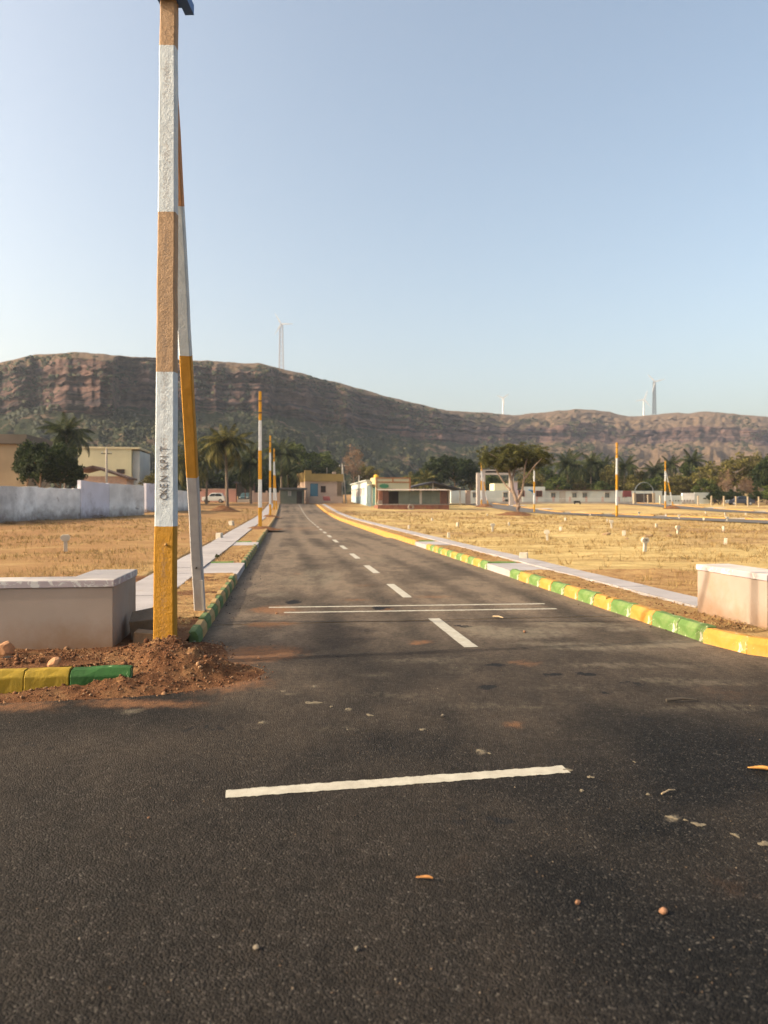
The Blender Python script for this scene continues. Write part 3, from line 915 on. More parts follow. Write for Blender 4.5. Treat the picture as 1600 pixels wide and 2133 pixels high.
def text_mesh(s, size, extrude):
    cu = bpy.data.curves.new('lettering', 'FONT'); cu.body = s; cu.size = size; cu.extrude = extrude; cu.offset = -.0012 if size < .2 else 0
    cu.align_x = 'LEFT'; cu.align_y = 'CENTER'
    o = bpy.data.objects.new('lettering', cu); col.objects.link(o)
    me = bpy.data.meshes.new_from_object(o.evaluated_get(bpy.context.evaluated_depsgraph_get()))
    bpy.data.objects.remove(o)
    return me

# pole beside the road, foot in the soil heap
PX0, PY0 = -2.035, 6.70
pole = thing('electric_pole', (PX0, PY0, .18), R(-2), 'tall cast electric pole banded yellow and white rising from the soil heap', 'pole', 'banded electric poles')
pole.rotation_euler = (R(.0), R(.35), R(-2))
pole_shaft(7.02, .196, .138, .12, .10).build('shaft', near_m, pole)
def clamp(parent, z, w, d, m, arm=0.0):
    q = MB().box(-w / 2 - .02, w / 2 + .02, -d / 2 - .02, d / 2 + .02, z, z + .06)
    if arm: q.box(-arm / 2 - .04, arm / 2 + .04, -d / 2 - .075, -d / 2 - .022, z - .01, z + .075)
    return q.build('clamp', m, parent)
c1 = clamp(pole, 5.965, .15, .105, blue_m, .30); clamp(pole, 6.55, .145, .1, blue_m, .36)
MB().box(.10, .185, -.10, .16, 5.955, 6.05).build('bracket_arm', blue_m, pole)
MB().tube([(.015, -.062, .93), (.02, -.085, .93), (.03, -.095, .925), (.035, -.09, .945)], [.011, .010, .009, .006], 8).build('hook', ky, pole)
ink = paint('engraved_groove', (0.20, 0.18, 0.165), .9, .2)
def letters(parent, txt, size, step, x, y, z, up, m, name, sx=.86, sy=1.15):
    for i_, ch in enumerate(txt):
        if ch == ' ': continue
        o_ = link(name, text_mesh(ch, size, .003), m, parent)
        if up: o_.rotation_euler = (R(90), R(-90), 0); o_.location = (x, y, z + i_ * step)
        else: o_.rotation_euler = (R(90), 0, 0); o_.location = (x + i_ * step, y, z)
        o_.scale = (sx, sy, 1)
letters(pole, 'OKEN KPIT', .092, .056, .0, -.0605, 1.34, True, ink, 'letter')

# the leaning strut behind it
base = Vector((-2.30, 9.00, .15)); topj = Vector((-2.035, 6.83, 5.65))
dv = topj - base
strut = thing('strut_pole', base, 0, 'leaning cast strut pole bracing the tall banded pole beside the road', 'pole')
q = Vector((0, 0, 1)).rotation_difference(dv.normalized())
strut.rotation_mode = 'QUATERNION'; strut.rotation_quaternion = q
pole_shaft(dv.length + .05, .125, .125, .105, .095, 20, .3).build('shaft', strut_m, strut)
MB().box(.045, .07, -.06, -.05, -.1, .45).build('earth_strip', paint('galvanised', (.55, .53, .50), .6, .15), strut)
MB().tube([(0, -.05, .62), (.0, -.075, .62), (.012, -.085, .635)], .010, 6).build('hook', iron_m, strut)

# other poles along the three roads
far_proto = thing('electric_pole', (0, 0, 0), RZ, 'x', 'pole', 'banded electric poles')
pole_shaft(7.02, .196, .138, .15, .12, 6).build('shaft', far_m, far_proto)
clamp(far_proto, 5.9, .16, .13, iron_m); clamp(far_proto, 6.5, .15, .12, iron_m)
heap_m = soil_m
def far_pole(px, d, label, strut_to=None, first=False):
    o = far_proto if first else clone(far_proto)
    o.location = at(px, d, .12); o['label'] = label
    if strut_to:
        b0 = at(strut_to, d, .1) + Vector((0, .6, 0)); t0 = o.location + Vector((0, 0, 5.9)); w = t0 - b0
        s = thing('strut_pole', b0, 0, label.replace('electric pole', 'strut') + ', leaning on its pole', 'pole')
        s.rotation_mode = 'QUATERNION'; s.rotation_quaternion = Vector((0, 0, 1)).rotation_difference(w.normalized())
        pole_shaft(w.length, .15, .12, .12, .1, 4).build('shaft', far_m, s)
    return o
far_pole(542, 36.8, 'banded electric pole in a red soil ring beside the footpath opposite the coconut palm', None, True)
far_pole(563, 62.2, 'banded electric pole on the road verge, second beyond the soil heap pole')
far_pole(571, 82.6, 'banded electric pole on the road verge, third beyond the soil heap pole', 575)
far_pole(1285, 68.2, 'free-standing banded electric pole on the side road among plot markers')
far_pole(1113, 93.6, 'banded electric pole standing beside the broad field tree')
far_pole(1003, 111, 'banded electric pole in front of the entrance gate frame', 1019)
far_pole(1386, 105.7, 'banded electric pole at the far side road beside the arched gate', 1407)

# soil heap at the pole foot, spilling over the broken kerb corner
def heap_z(U, V):
    h = .27 * np.exp(-((U + 1.14) / .36) ** 2 - ((V - 6.72) / .30) ** 2)
    h += .16 * np.exp(-((U + 1.0) / .36) ** 2 - ((V - 6.33) / .22) ** 2)
    h += .09 * np.exp(-((U + .62) / .36) ** 2 - ((V - 6.42) / .28) ** 2)
    h += .10 * np.exp(-((U + 1.35) / .50) ** 2 - ((V - 5.98) / .16) ** 2)
    h += .05 * np.exp(-((U + 2.2) / .80) ** 2 - ((V - 5.82) / .12) ** 2)
    h += .19 * np.exp(-((U + 2.1) / .75) ** 2 - ((V - 6.55) / .34) ** 2)
    h += .10 * np.exp(-((U + .95) / .3) ** 2 - ((V - 7.3) / .5) ** 2)
    n1 = fbm(U * 3.2, V * 3.2, 401, 5, .6) - .5
    return h * (1 + n1 * .7) + n1 * .05 * sst(.02, .12, h)
def heap_f(U, V, X, Y):
    h = heap_z(U, V)
    lump = (fbm(U * 14, V * 14, 405, 4, .65) - .5) * .055 * sst(.01, .08, h)
    return h + lump - .022
heap = thing('soil_heap', (*uv(-1.1, 6.7), 0), 0, 'heap of dug red soil at the foot of the tall pole', 'soil heap')
hme = grid_mesh('soil', np.arange(-4.2, .35, .022), np.arange(5.5, 8.2, .022), heap_f)
ho = link('soil', hme, soil_m, heap); ho.matrix_parent_inverse = Matrix.Translation(-heap.location)

def lumps(name, pts, mats, parent=None, seed=1):
    """small broken stones joined into one mass"""
    rs = np.random.RandomState(seed); P = []; Fc = []
    ico = [(0, 0, 1), (.89, 0, .45), (.28, .85, .45), (-.72, .53, .45), (-.72, -.53, .45), (.28, -.85, .45), (.72, .53, -.45), (-.28, .85, -.45), (-.89, 0, -.45), (-.28, -.85, -.45), (.72, -.53, -.45), (0, 0, -1)]
    fc = [(0, 1, 2), (0, 2, 3), (0, 3, 4), (0, 4, 5), (0, 5, 1), (1, 6, 2), (2, 7, 3), (3, 8, 4), (4, 9, 5), (5, 10, 1), (6, 7, 2), (7, 8, 3), (8, 9, 4), (9, 10, 5), (10, 6, 1), (6, 11, 7), (7, 11, 8), (8, 11, 9), (9, 11, 10), (10, 11, 6)]
    A = np.array(ico)
    for (x, y, z, s) in pts:
        J = A * rs.uniform(.6, 1.25, (12, 3)) * np.array([1, rs.uniform(.6, 1), rs.uniform(.5, .9)]) * s
        th = rs.rand() * 6.3; c, sn = math.cos(th), math.sin(th)
        J = np.stack([J[:, 0] * c - J[:, 1] * sn, J[:, 0] * sn + J[:, 1] * c, J[:, 2]], 1) + np.array([x, y, z])
        k = len(P); P.extend(J.tolist()); Fc.extend([(a + k, b + k, c_ + k) for a, b, c_ in fc])
    me = bpy.data.meshes.new(name); fast_mesh(me, np.array(P), np.array(Fc), smooth=False)
    return link(name, me, mats, parent)

def clodmat(name, cols):
    m, nt, b, o = new_mat(name)
    g = N(nt, 'ShaderNodeNewGeometry')
    c = ramp(nt, g.outputs['Random Per Island'], [(i / (len(cols) - 1), q) for i, q in enumerate(cols)])
    c = mix(nt, .5, c, ramp(nt, noise(nt, g.outputs['Position'], 60, 4, .7), [(0.3, .5), (0.65, 1.1)]), 'MULTIPLY')
    nt.links.new(c, b.inputs['Base Color']); b.inputs['Roughness'].default_value = .95
    b.inputs['Specular IOR Level'].default_value = .1
    return m
clod_m = clodmat('soil_clod', [(0.075, 0.032, 0.018), (0.14, 0.062, 0.032), (0.20, 0.10, 0.052), (0.30, 0.19, 0.11)])
rs = np.random.RandomState(11); pts = []
while len(pts) < 7500:
    u = rs.uniform(-3.6, .25); v_ = rs.uniform(5.55, 8.0)
    h = float(heap_z(u, v_))
    if h < .012 or rs.rand() > .25 + h * 5: continue
    x, y = uv(u, v_); s = .003 + .011 * rs.rand() ** 3 + (.022 * rs.rand() if rs.rand() < .02 else 0)
    zz = max(float(heap_f(np.array([u]), np.array([v_]), 0, 0)[0]), .128 if (u < -1.06 and v_ > 6.2) else 0.0)
    pts.append((x, y, zz + s * .25, s))
cl = lumps('clods', pts, clod_m, heap, 12); cl.matrix_parent_inverse = Matrix.Translation(-heap.location); tag(cl, kind='stuff')
# soil rings of the far roadside poles
def ring(px, d, r, h, label):
    c = at(px, d, 0)
    def f(U, V, X, Y):
        q = np.sqrt((X / r) ** 2 + (Y / r) ** 2)
        return h * sst(1, .1, q) * (.7 + .8 * fbm(X * 3, Y * 3, int(px), 3)) - .03
    o = link('soil_ring', grid_mesh('soil_ring', np.linspace(-r, r, 18), np.linspace(-r, r, 18), f, frame=False), soil_m)
    o.location = (c.x, c.y, float(gz(c.x, c.y)) + .12)
    return tag(o, label, 'soil heap')
ring(542, 36.8, 1.1, .16, 'low ring of red soil around the pole opposite the coconut palm')
ring(563, 62.2, 1.0, .2, 'low ring of red soil around the second verge pole')
ring(1400, 106, 1.6, .4, 'low red soil bank at the strutted pole by the arched gate')
ring(1010, 111, 1.8, .4, 'low red soil bank at the strutted pole before the entrance gate')

# low corner walls
wall_m = paint('pink_plaster', (0.285, 0.232, 0.195), .9, .08, 2.2, dirt=(0.27, 0.185, 0.12), dirt_amt=.14, bmp=.5, bscale=120, bdist=.004)
def splash(m, top, colr):
    nt = m.node_tree; b = nt.nodes['Principled BSDF']
    src = b.inputs['Base Color'].links[0].from_socket
    v = objcoord(nt); sx = N(nt, 'ShaderNodeSeparateXYZ'); nt.links.new(v, sx.inputs[0])
    q = math_(nt, 'ADD', sx.outputs[2], math_(nt, 'MULTIPLY', math_(nt, 'SUBTRACT', noise(nt, v, 2.5, 7, .65), .5), top * 1.6))
    nt.links.new(mix(nt, ramp(nt, q, [(0.10, .8), (min(.95, top), 0)]), src, colr), b.inputs['Base Color'])
splash(wall_m, .42, (0.20, 0.115, 0.062))
cap_m = paint('cap_paint', (0.34, 0.295, 0.31), .8, .1, 4, chip=(0.50, 0.49, 0.48), chip_amt=.35, bmp=.3)
captop_m = paint('cap_whitewash', (0.47, 0.43, 0.40), .9, .12, 3, dirt=(.36, .28, .21), dirt_amt=.15, bmp=.3)
def low_wall(label, u_c, side, zt=.70):
    """L-shaped corner wall; side = direction of the long arm along the cross road"""
    x, y = uv(u_c, 7.08)
    r = thing('corner_wall', (x, y, 0), RZ, label, 'wall')
    s = side; T = .42; A = 1.05 if s < 0 else 1.32; B = 5.5; T2 = .33
    L_ = [(0, 0), (0, A), (s * T, A), (s * T, T2), (s * B, T2), (s * B, 0)]
    if s > 0: L_ = L_[::-1]
    MB().prism(L_[::-1], 'z', -.05, zt).build('wall_body', wall_m, r, bevel=.006)
    e = .014
    C_ = [(-s * e, -e), (-s * e, A + e), (s * (T + e), A + e), (s * (T + e), T2 + e), (s * B, T2 + e), (s * B, -e)]
    if s > 0: C_ = C_[::-1]
    MB().prism(C_[::-1], 'z', zt + .002, zt + .064).build('cap', cap_m, r, bevel=.004)
    C2 = [(-s * (e - .006), -e + .006), (-s * (e - .006), A + e - .006), (s * (T + e - .006), A + e - .006), (s * (T + e - .006), T2 + e - .006), (s * B, T2 + e - .006), (s * B, -e + .006)]
    if s > 0: C2 = C2[::-1]
    MB().prism(C2[::-1], 'z', zt + .0645, zt + .070).build('cap_whitewash', captop_m, r)
    return r
low_wall('low pink plastered corner wall with flaking cap behind the soil heap', -1.62, -1)
low_wall('low sunlit pink plastered corner wall opposite the soil heap', 5.10, 1, .655)

# rocks
def rock(name, x, y, z, size, seed, m, label, cat='rock', flat=1.0, yaw=0.0, sub=2, group=None):
    import bmesh
    bm = bmesh.new(); bmesh.ops.create_icosphere(bm, subdivisions=sub, radius=1)
    rr_ = random.Random(seed)
    pl = [(Vector((rr_.uniform(-1, 1), rr_.uniform(-1, 1), rr_.uniform(-1, 1))).normalized(), rr_.uniform(.5, .85)) for _ in range(9)]
    for vtx in bm.verts:
        for n_, k_ in pl:
            dd = vtx.co.dot(n_)
            if dd > k_: vtx.co -= n_ * (dd - k_)
        vtx.co = Vector((vtx.co.x * size[0], vtx.co.y * size[1], vtx.co.z * size[2])) * rr_.uniform(.97, 1.03)
    me = bpy.data.meshes.new(name); bm.to_mesh(me); bm.free()
    o = link(name, me, m); o.location = (x, y, z); o.rotation_euler = (rr_.uniform(-.2, .2), rr_.uniform(-.2, .2), yaw)
    return tag(o, label, cat, group)
grey_rock = paint('concrete_lump', (0.17, 0.125, 0.085), .9, .25, 6, bmp=.6)
brown_rock = paint('brown_rock', (0.36, 0.19, 0.10), .9, .25, 8, bmp=.6)
rub = paint('rubble', (0.24, 0.16, 0.095), .9, .25, 6, bmp=.6)
def slabrock(name, pts, h, loc, yaw, m, label, tilt=(0, 0)):
    q = MB().prism(pts, 'z', 0, h); o = q.build(name, m, None, bevel=.008)
    o.location = loc; o.rotation_euler = (tilt[0], tilt[1], yaw)
    return tag(o, label, 'rubble')
x, y = uv(-1.40, 7.62)
slabrock('concrete_rubble', [(-.15, -.12), (.13, -.16), (.21, .03), (.10, .17), (-.12, .14)], .27, (x, y, .10), .3, grey_rock, 'broken block of grey concrete lying between the corner wall and tall pole', (.25, -.12))
x, y = uv(-1.36, 7.30)
slabrock('brick_rubble', [(-.11, -.07), (.10, -.06), (.11, .06), (-.10, .07)], .12, (x, y, .12), .1, rub, 'brown brick lump in front of the broken concrete block', (.1, .1))
x, y = P2(14, 1350, .2); rock('brown_rock', x, y, .2, (.085, .07, .07), 4, brown_rock, 'rough brown rock on the soil before the corner wall', yaw=.4)
x, y = P2(113, 1378, .2); rock('brick_shard', x, y, .185, (.07, .035, .055), 8, brown_rock, 'pointed orange brick shard standing in the soil before the corner wall', 'brick shard', yaw=.2)
black_m = paint('black_rag', (.015, .014, .014), .9, .2)
x, y = P2(22, 1368, .17); rock('black_rag', x, y, .15, (.09, .04, .03), 15, black_m, 'crumpled black rag beside the rough brown rock', 'rag')

# loose things on the asphalt
peb = paint('pebble', (0.20, 0.105, 0.06), .85, .2, 20); pebg = paint('pebble_grey', (0.13, 0.11, 0.085), .85, .2, 20)
def pebble(px, py, w, m, label, seed, name='pebble'):
    Y = F * EYE / (py + w * .3 - HOR); X = (px - 800) / F * Y; s = w / 2 * Y / F
    rock(name, X, Y, s * .5 + .0, (s, s * .8, s * .7), seed, m, label, 'pebble', yaw=seed, sub=2)
pebble(1381, 1896, 21, peb, 'rounded orange pebble lying alone on dark asphalt', 31)
pebble(1204, 1879, 14, peb, 'small brown pebble near the rounded orange pebble', 32)
pebble(743, 1975, 16, pebg, 'small tan pebble on the dark asphalt below the dashed line', 33)
pebble(534, 1971, 18, pebg, 'small grey pebble lying beside the tan pebble', 34)
pebble(922, 1490, 11, pebg, 'small pale pebble on the asphalt beyond the cross road dash', 35)
pebble(1093, 1315, 9, peb, 'red brown pebble beyond the pale sand smear', 36)
pebble(540, 1369, 9, brown_rock, 'dark pebble on the red dust beside the soil heap', 37)
pebble(577, 1276, 8, brown_rock, 'dark pebble by the end of the double stop line', 38)
pebble(310, 1703, 8, peb, 'tiny orange pebble on the dark cross road', 39)
leaf_o = paint('dead_leaf_orange', (0.30, 0.14, 0.045), .8, .3, 30, bmp=.3); 
def curled_leaf(px, py, Lpx, Wpx, yaw, label, m=leaf_o):
    Y = F * EYE / (py - HOR); X = (px - 800) / F * Y; L_ = Lpx * Y / F; W = Wpx * Y / F
    vs = []; fs = []; n = 10; mth = 5
    for i in range(n + 1):
        t = i / n; w = W * math.sin(math.pi * (t * .9 + .05)) ** .7
        for k_ in range(mth):
            a = (k_ / (mth - 1) - .5)
            vs.append(((t - .5) * L_, a * w * (1 - .3 * t) + .12 * L_ * math.sin(t * 2.4), .006 + abs(a) ** 1.4 * w * (.5 + 1.2 * t) + .14 * L_ * (t - .35) ** 2))
    for i in range(n):
        for k_ in range(mth - 1):
            a = i * mth + k_; fs.append((a, a + mth, a + mth + 1, a + 1))
    o = MB().add(vs, fs).build('dead_leaf', m, None, True)
    so = o.modifiers.new('solid', 'SOLIDIFY'); so.thickness = .0015
    o.location = (X, Y, .004); o.rotation_euler = (0, 0, yaw)
    return tag(o, label, 'leaf')
curled_leaf(884, 1836, 36, 10, R(-20), 'curled orange dead leaf lying between cross road dash and pebbles')
curled_leaf(1583, 1608, 46, 15, R(-32), 'larger yellow orange dead leaf on the asphalt level with the cross road dash', paint('dead_leaf_yellow', (.36, .18, .05), .8, .3, 30))
def stick(px0, py0, px1, py1, r, label, m):
    a = P2(px0, py0); b_ = P2(px1, py1)
    mid = ((a[0] + b_[0]) / 2 + .01, (a[1] + b_[1]) / 2 + .012)
    o = MB().tube([(a[0] - mid[0], a[1] - mid[1], r + .002), (0, 0, r * 1.4 + .006), (b_[0] - mid[0], b_[1] - mid[1], r + .003)], [r, r * .9, r * .5], 6).build('stick', m)
    o.location = (*mid, .005)
    return tag(o, label, 'stick')
dark_stick = paint('dark_twig', (.06, .05, .04), .9, .2); pale_stick = paint('pale_twig', (.38, .29, .18), .9, .2)
stick(1388, 1464, 1452, 1463, .012, 'dark thin stick lying on the road near the tar spots', dark_stick)
stick(1378, 1658, 1406, 1650, .004, 'short pale twig on the asphalt beside the pale mortar spots', pale_stick)
stick(1027, 1287, 1048, 1290, .012, 'pale wooden splinter beyond the centre dash', pale_stick)
# crumbs of gravel over the asphalt
rs = np.random.RandomState(2); pts = []
for _ in range(1500):
    Y = 2.2 + 26 * rs.rand() ** 2; X = rs.uniform(-.55, .55) * Y
    u = X * EU[0] + Y * EU[1]; v_ = X * EV[0] + Y * EV[1]
    if v_ > 6.3 and (u < KL + .02 or u > KR - .02): continue
    s = .0016 + .004 * rs.rand() ** 3
    pts.append((X, Y, s * .4, s))
for _ in range(500):      # swept against the kerbs
    v_ = 7.8 + 20 * rs.rand(); u = (KL + .02 + abs(rs.normal(0, .22))) if rs.rand() < .6 else (KR - .02 - abs(rs.normal(0, .15)))
    x, y = uv(u, v_); s = .004 + .012 * rs.rand() ** 3; pts.append((x, y, s * .4, s))
grit = lumps('road_grit', pts, clodmat('grit', [(0.03, 0.026, 0.024), (0.08, 0.06, 0.045), (0.14, 0.095, 0.06), (.22, .19, .15)]), None, 3)
tag(grit, 'fine loose grit scattered over the asphalt', 'grit', kind='stuff')

# plot marker stones
stone_white = paint('marker_whitewash', (0.45, 0.41, 0.34), .85, .15, 6, dirt=(.5, .38, .22), dirt_amt=.1)
def t_marker(proto_only=False):
    r = thing('plot_marker', (0, 0, 0), RZ, '', 'marker stone', 'T-shaped plot markers')
    MB().box(-.045, .045, -.035, .035, -.1, .30).build('stem', stone_white, r, bevel=.006)
    MB().prism([(-.12, .33), (-.075, .27), (.075, .27), (.12, .33), (.12, .37), (.075, .43), (-.075, .43), (-.12, .37)], 'y', -.04, .04).build('head', stone_white, r, bevel=.005)
    return r
tm_proto = t_marker()
TM = [(1343, 1150, 30), (1140, 1126, 22), (1412, 1114, 19), (1274, 1099, 16), (1026, 1107, 17), (1415, 1082, 10), (1515, 1087, 11), (1331, 1075, 9), (1511, 1077, 9), (137, 1148, 34)]
def place_px(px, py, z):
    # the ray through a base pixel meets the field
    for d in np.arange(6, 140, .1):
        X = (px - 800) / F * d
        zz = float(gz(X, d)) + z
        if EYE - (py - HOR) / F * d <= zz: break
    return Vector((X, d, zz))
for i, (px, py, h) in enumerate(TM):
    o = tm_proto if i == 0 else clone(tm_proto)
    o.location = place_px(px, py, FIELD)
    s_ = max(.75, min(1.3, h * o.location.y / F / .43)); o.scale = (s_,) * 3
    o.rotation_euler = (random.uniform(-.06, .06), random.uniform(-.06, .06), RZ + random.uniform(-.3, .3))
    o['label'] = 'white T-shaped plot marker stone standing in the dry field across the road'
tm_proto['label'] = 'white T-shaped plot marker numbered in black, largest in the dry field'
letters(tm_proto, '28', .11, .055, -.055, -.043, .35, False, paint('black_paint', (.02, .02, .02), .7, .1), 'digit', 1, 1)
o['label'] = 'white T-shaped plot marker in the field before the whitewashed compound wall'
SM = [(1300, 1117, 13), (1511, 1134, 15), (1168, 1106, 10), (1367, 1098, 8), (1507, 1106, 11), (1265, 1087, 7), (953, 1097, 12), (1178, 1085, 8), (852, 1102, 9), (900, 1085, 7), (1466, 1085, 7), (1387, 1075, 5), (1553, 1073, 6), (1230, 1075, 5), (1015, 1075, 5), (1470, 1070, 5), (935, 1120, 12), (1060, 1095, 8)]
st_proto = None
for i, (px, py, h) in enumerate(SM):
    if st_proto is None:
        st_proto = MB().prism([(-.09, -.08), (.09, -.07), (.085, .08), (-.09, .075)], 'z', -.1, .24).build('boundary_stone', stone_white, None, bevel=.012); o = st_proto
    else: o = clone(st_proto)
    o.location = place_px(px, py, FIELD)
    s_ = max(.5, min(1.0, h * o.location.y / F / .27)); o.scale = (s_ * random.uniform(.6, .9), s_ * .7, s_)
    o.rotation_euler = (random.uniform(-.08, .08), random.uniform(-.08, .08), random.uniform(0, 3))
    tag(o, 'short whitewashed boundary stone standing in the dry field across the road', 'marker stone', 'short boundary stones')
o = clone(st_proto); o.location = place_px(1091, 1166, .12); o.scale = (1.1, 1.1, .7); tag(o, 'squat whitewashed stone at the edge of the footpath by the crossing', 'marker stone', 'short boundary stones')
o = clone(st_proto); o.location = place_px(457, 1122, .12); o.scale = (1.2, 1.2, .9); tag(o, 'squat whitewashed stone beside the footpath near the coconut palm side', 'marker stone', 'short boundary stones')
o = clone(st_proto); o.location = place_px(482, 1094, .12); o.scale = (1.4, 1.4, 1); tag(o, 'whitewashed stone beside the footpath, next to the first verge pole', 'marker stone', 'short boundary stones')
for i, (px, py, w_) in enumerate([(1262, 1115, 22), (1352, 1118, 24), (1395, 1118, 16), (1305, 1125, 10)]):
    p_ = place_px(px, py, FIELD)
    rock('field_rock', p_.x, p_.y, p_.z + .03, (w_ / 2 * p_.y / F, .12, .09), 60 + i, rub, 'low brown rock lying in the dry field between plot markers', group='rocks in the field')
# ================================================================== BUILDINGS
class Site:
    """a building laid out in the road's frame; sizes taken from the front seen at distance d"""
    def __init__(s, name, pxc, d, label, cat, rz=RZ):
        s.d = d; s.c = pxc
        s.o = thing(name, at(pxc, d, 0.05), rz, label, cat)
        s.k = d / F
    def x(s, px): return (px - s.c) * s.k
    def z(s, py): return EYE - (py - HOR) * s.k - s.o.location.z
    def box(s, name, m, x0, x1, y0, y1, a, b, parent=None, ground=False, bevel=0):
        z0 = -.3 if ground else s.z(y1)
        return MB().box(s.x(x0), s.x(x1), a, b, z0, s.z(y0)).build(name, m, parent or s.o, bevel=bevel)
    def window(s, x0, x1, y0, y1, front, frame_m, glass_m, bars=2, sill=True, name='window'):
        w = MB().box(s.x(x0), s.x(x1), front - .01, front + .03, s.z(y1), s.z(y0)).build(name, glass_m, s.o)
        X0, X1, Z0, Z1 = s.x(x0), s.x(x1), s.z(y1), s.z(y0); t = .06
        fr = MB()
        fr.box(X0 - t, X0, front - .05, front + .02, Z0 - t, Z1 + t).box(X1, X1 + t, front - .05, front + .02, Z0 - t, Z1 + t)
        fr.box(X0, X1, front - .05, front + .02, Z1, Z1 + t).box(X0, X1, front - .05, front + .02, Z0 - t, Z0)
        for i in range(1, bars): 
            q = X0 + (X1 - X0) * i / bars; fr.box(q - .02, q + .02, front - .03, front - .012, Z0, Z1)
        fr.build('window_frame', frame_m, w)
        return w

mustard = paint('mustard_paint', (0.26, 0.18, 0.06), .85, .15, .6, dirt=(.25, .18, .07), dirt_amt=.12)
pinkwall = paint('pale_pink_wall', (0.40, 0.30, 0.24), .9, .1, .5, dirt=(.42, .30, .22), dirt_amt=.1)
cream = paint('cream_wall', (0.66, 0.58, 0.42), .9, .12, .4, dirt=(.45, .36, .24), dirt_amt=.1)
whitewall = paint('whitewashed_wall', (0.46, 0.49, 0.47), .9, .08, .5, dirt=(.42, .42, .38), dirt_amt=.12)
oldwhite = paint('weathered_whitewash', (0.76, 0.755, 0.74), .95, .25, .5, dirt=(.26, .25, .25), dirt_amt=.35, chip=(.28, .26, .25), chip_amt=.02)
bluedoor = paint('blue_door', (0.05, 0.135, 0.19), .6, .1, 1)
palegreen = paint('pale_green_wall', (0.50, 0.56, 0.47), .9, .1, .5)
palecyan = paint('pale_blue_wall', (0.32, 0.42, 0.46), .9, .1, .5)
palecream = paint('pale_yellow_wall', (0.42, 0.40, 0.27), .85, .1, .6)
orange = paint('orange_trim', (0.28, 0.135, 0.06), .8, .12, 1)
signgreen = paint('green_sign', (0.045, 0.17, 0.09), .6, .1, 1)
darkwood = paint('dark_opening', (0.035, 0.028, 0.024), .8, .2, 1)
brownwood = paint('brown_door', (0.11, 0.055, 0.04), .8, .25, 1)
brick = paint('red_brick_plinth', (0.20, 0.085, 0.055), .95, .3, 1.5, dirt=(.27, .17, .10), dirt_amt=.2)
tin = paint('grey_green_sheet', (0.115, 0.13, 0.105), .7, .2, .8, dirt=(.2, .17, .12), dirt_amt=.1)
darkroof = paint('dark_roof', (0.035, 0.035, 0.045), .8, .2, .8)
paleroof = paint('pale_roof_edge', (0.25, 0.205, 0.17), .9, .12, 1)
glass = paint('dim_window_glass', (0.10, 0.12, 0.13), .25, .1, 1, bmp=.05)
greyc = paint('grey_concrete', (0.36, 0.33, 0.29), .9, .15, .6, dirt=(.2, .17, .14), dirt_amt=.1)
redboard = paint('maroon_board', (0.19, 0.055, 0.05), .75, .15, 1)
rustred = paint('rust_red_paint', (0.30, 0.10, 0.07), .8, .2, 2)

# pink house at the road end
h = Site('roadside_house', 672, 118, 'pink house with mustard parapet and blue door at the road end', 'house', RZ + R(9))
W = h.box('wall', pinkwall, 635, 703, 1003, 1046, 0, 7.0, ground=True)
MB().box(h.x(703) + .003, h.x(716), 1.2, 6.8, -.3, h.z(1004)).build('side_room', paint('brown_wall', (.26, .19, .13), .9, .15, .6), h.o)
par = h.box('parapet', mustard, 634, 716, 987, 1003, -.35, -.12)
MB().box(h.x(634), h.x(648), -.36, .5, h.z(987) + .002, h.z(980)).box(h.x(634) - .0, h.x(634) + .15, -.12, 7.1, h.z(1003), h.z(984)).build('parapet_corner', mustard, par)
MB().box(h.x(634) + .15, h.x(716), -.118, 7.1, h.z(1003) + .002, h.z(1001)).build('roof_slab', greyc, h.o)
dr = h.box('door', bluedoor, 647, 661, 1009, 1034, -.06, .02)
MB().box(h.x(646), h.x(647) - .002, -.1, .02, h.z(1034), h.z(1008)).box(h.x(661) + .002, h.x(662), -.1, .02, h.z(1034), h.z(1008)).box(h.x(646), h.x(662), -.1, .02, h.z(1009) + .002, h.z(1007.5)).build('door_frame', paint('dark_blue_frame', (.03, .10, .15), .6, .1), dr)
h.window(669, 678, 1013, 1025, -.02, brownwood, darkwood, 3)
pl = h.box('plinth_wall', pinkwall, 641, 711, 1034, 1046, -1.2, -1.0, ground=True)
MB().box(h.x(697), h.x(703), .8, 1.6, h.z(1001), h.z(982)).build('water_tank_stand', pinkwall, h.o)
MB().tube([(h.x(684), 1, h.z(1001)), (h.x(684), 1, h.z(973))], .04, 6).build('vent_pipe', greyc, h.o)
b_ = thing('leaning_board', at(681, 114, .0), RZ, 'maroon board on short legs leaning before the pink house', 'board')
kk = 114 / F; zb = b_.location.z
def bz(py): return EYE - (py - HOR) * kk - zb
MB().add([(-.55, 0, bz(1043)), (.6, 0, bz(1043)), (.45, .35, bz(1034)), (-.65, .35, bz(1034)), (-.55, .05, bz(1043)), (.6, .05, bz(1043)), (.45, .4, bz(1034)), (-.65, .4, bz(1034))], [(0, 1, 2, 3), (7, 6, 5, 4), (0, 4, 5, 1), (1, 5, 6, 2), (2, 6, 7, 3), (3, 7, 4, 0)]).build('panel', redboard, b_)
for sx in (-.5, .45): MB().box(sx, sx + .06, .02, .08, -.2, bz(1042)).build('leg', greyc, b_)

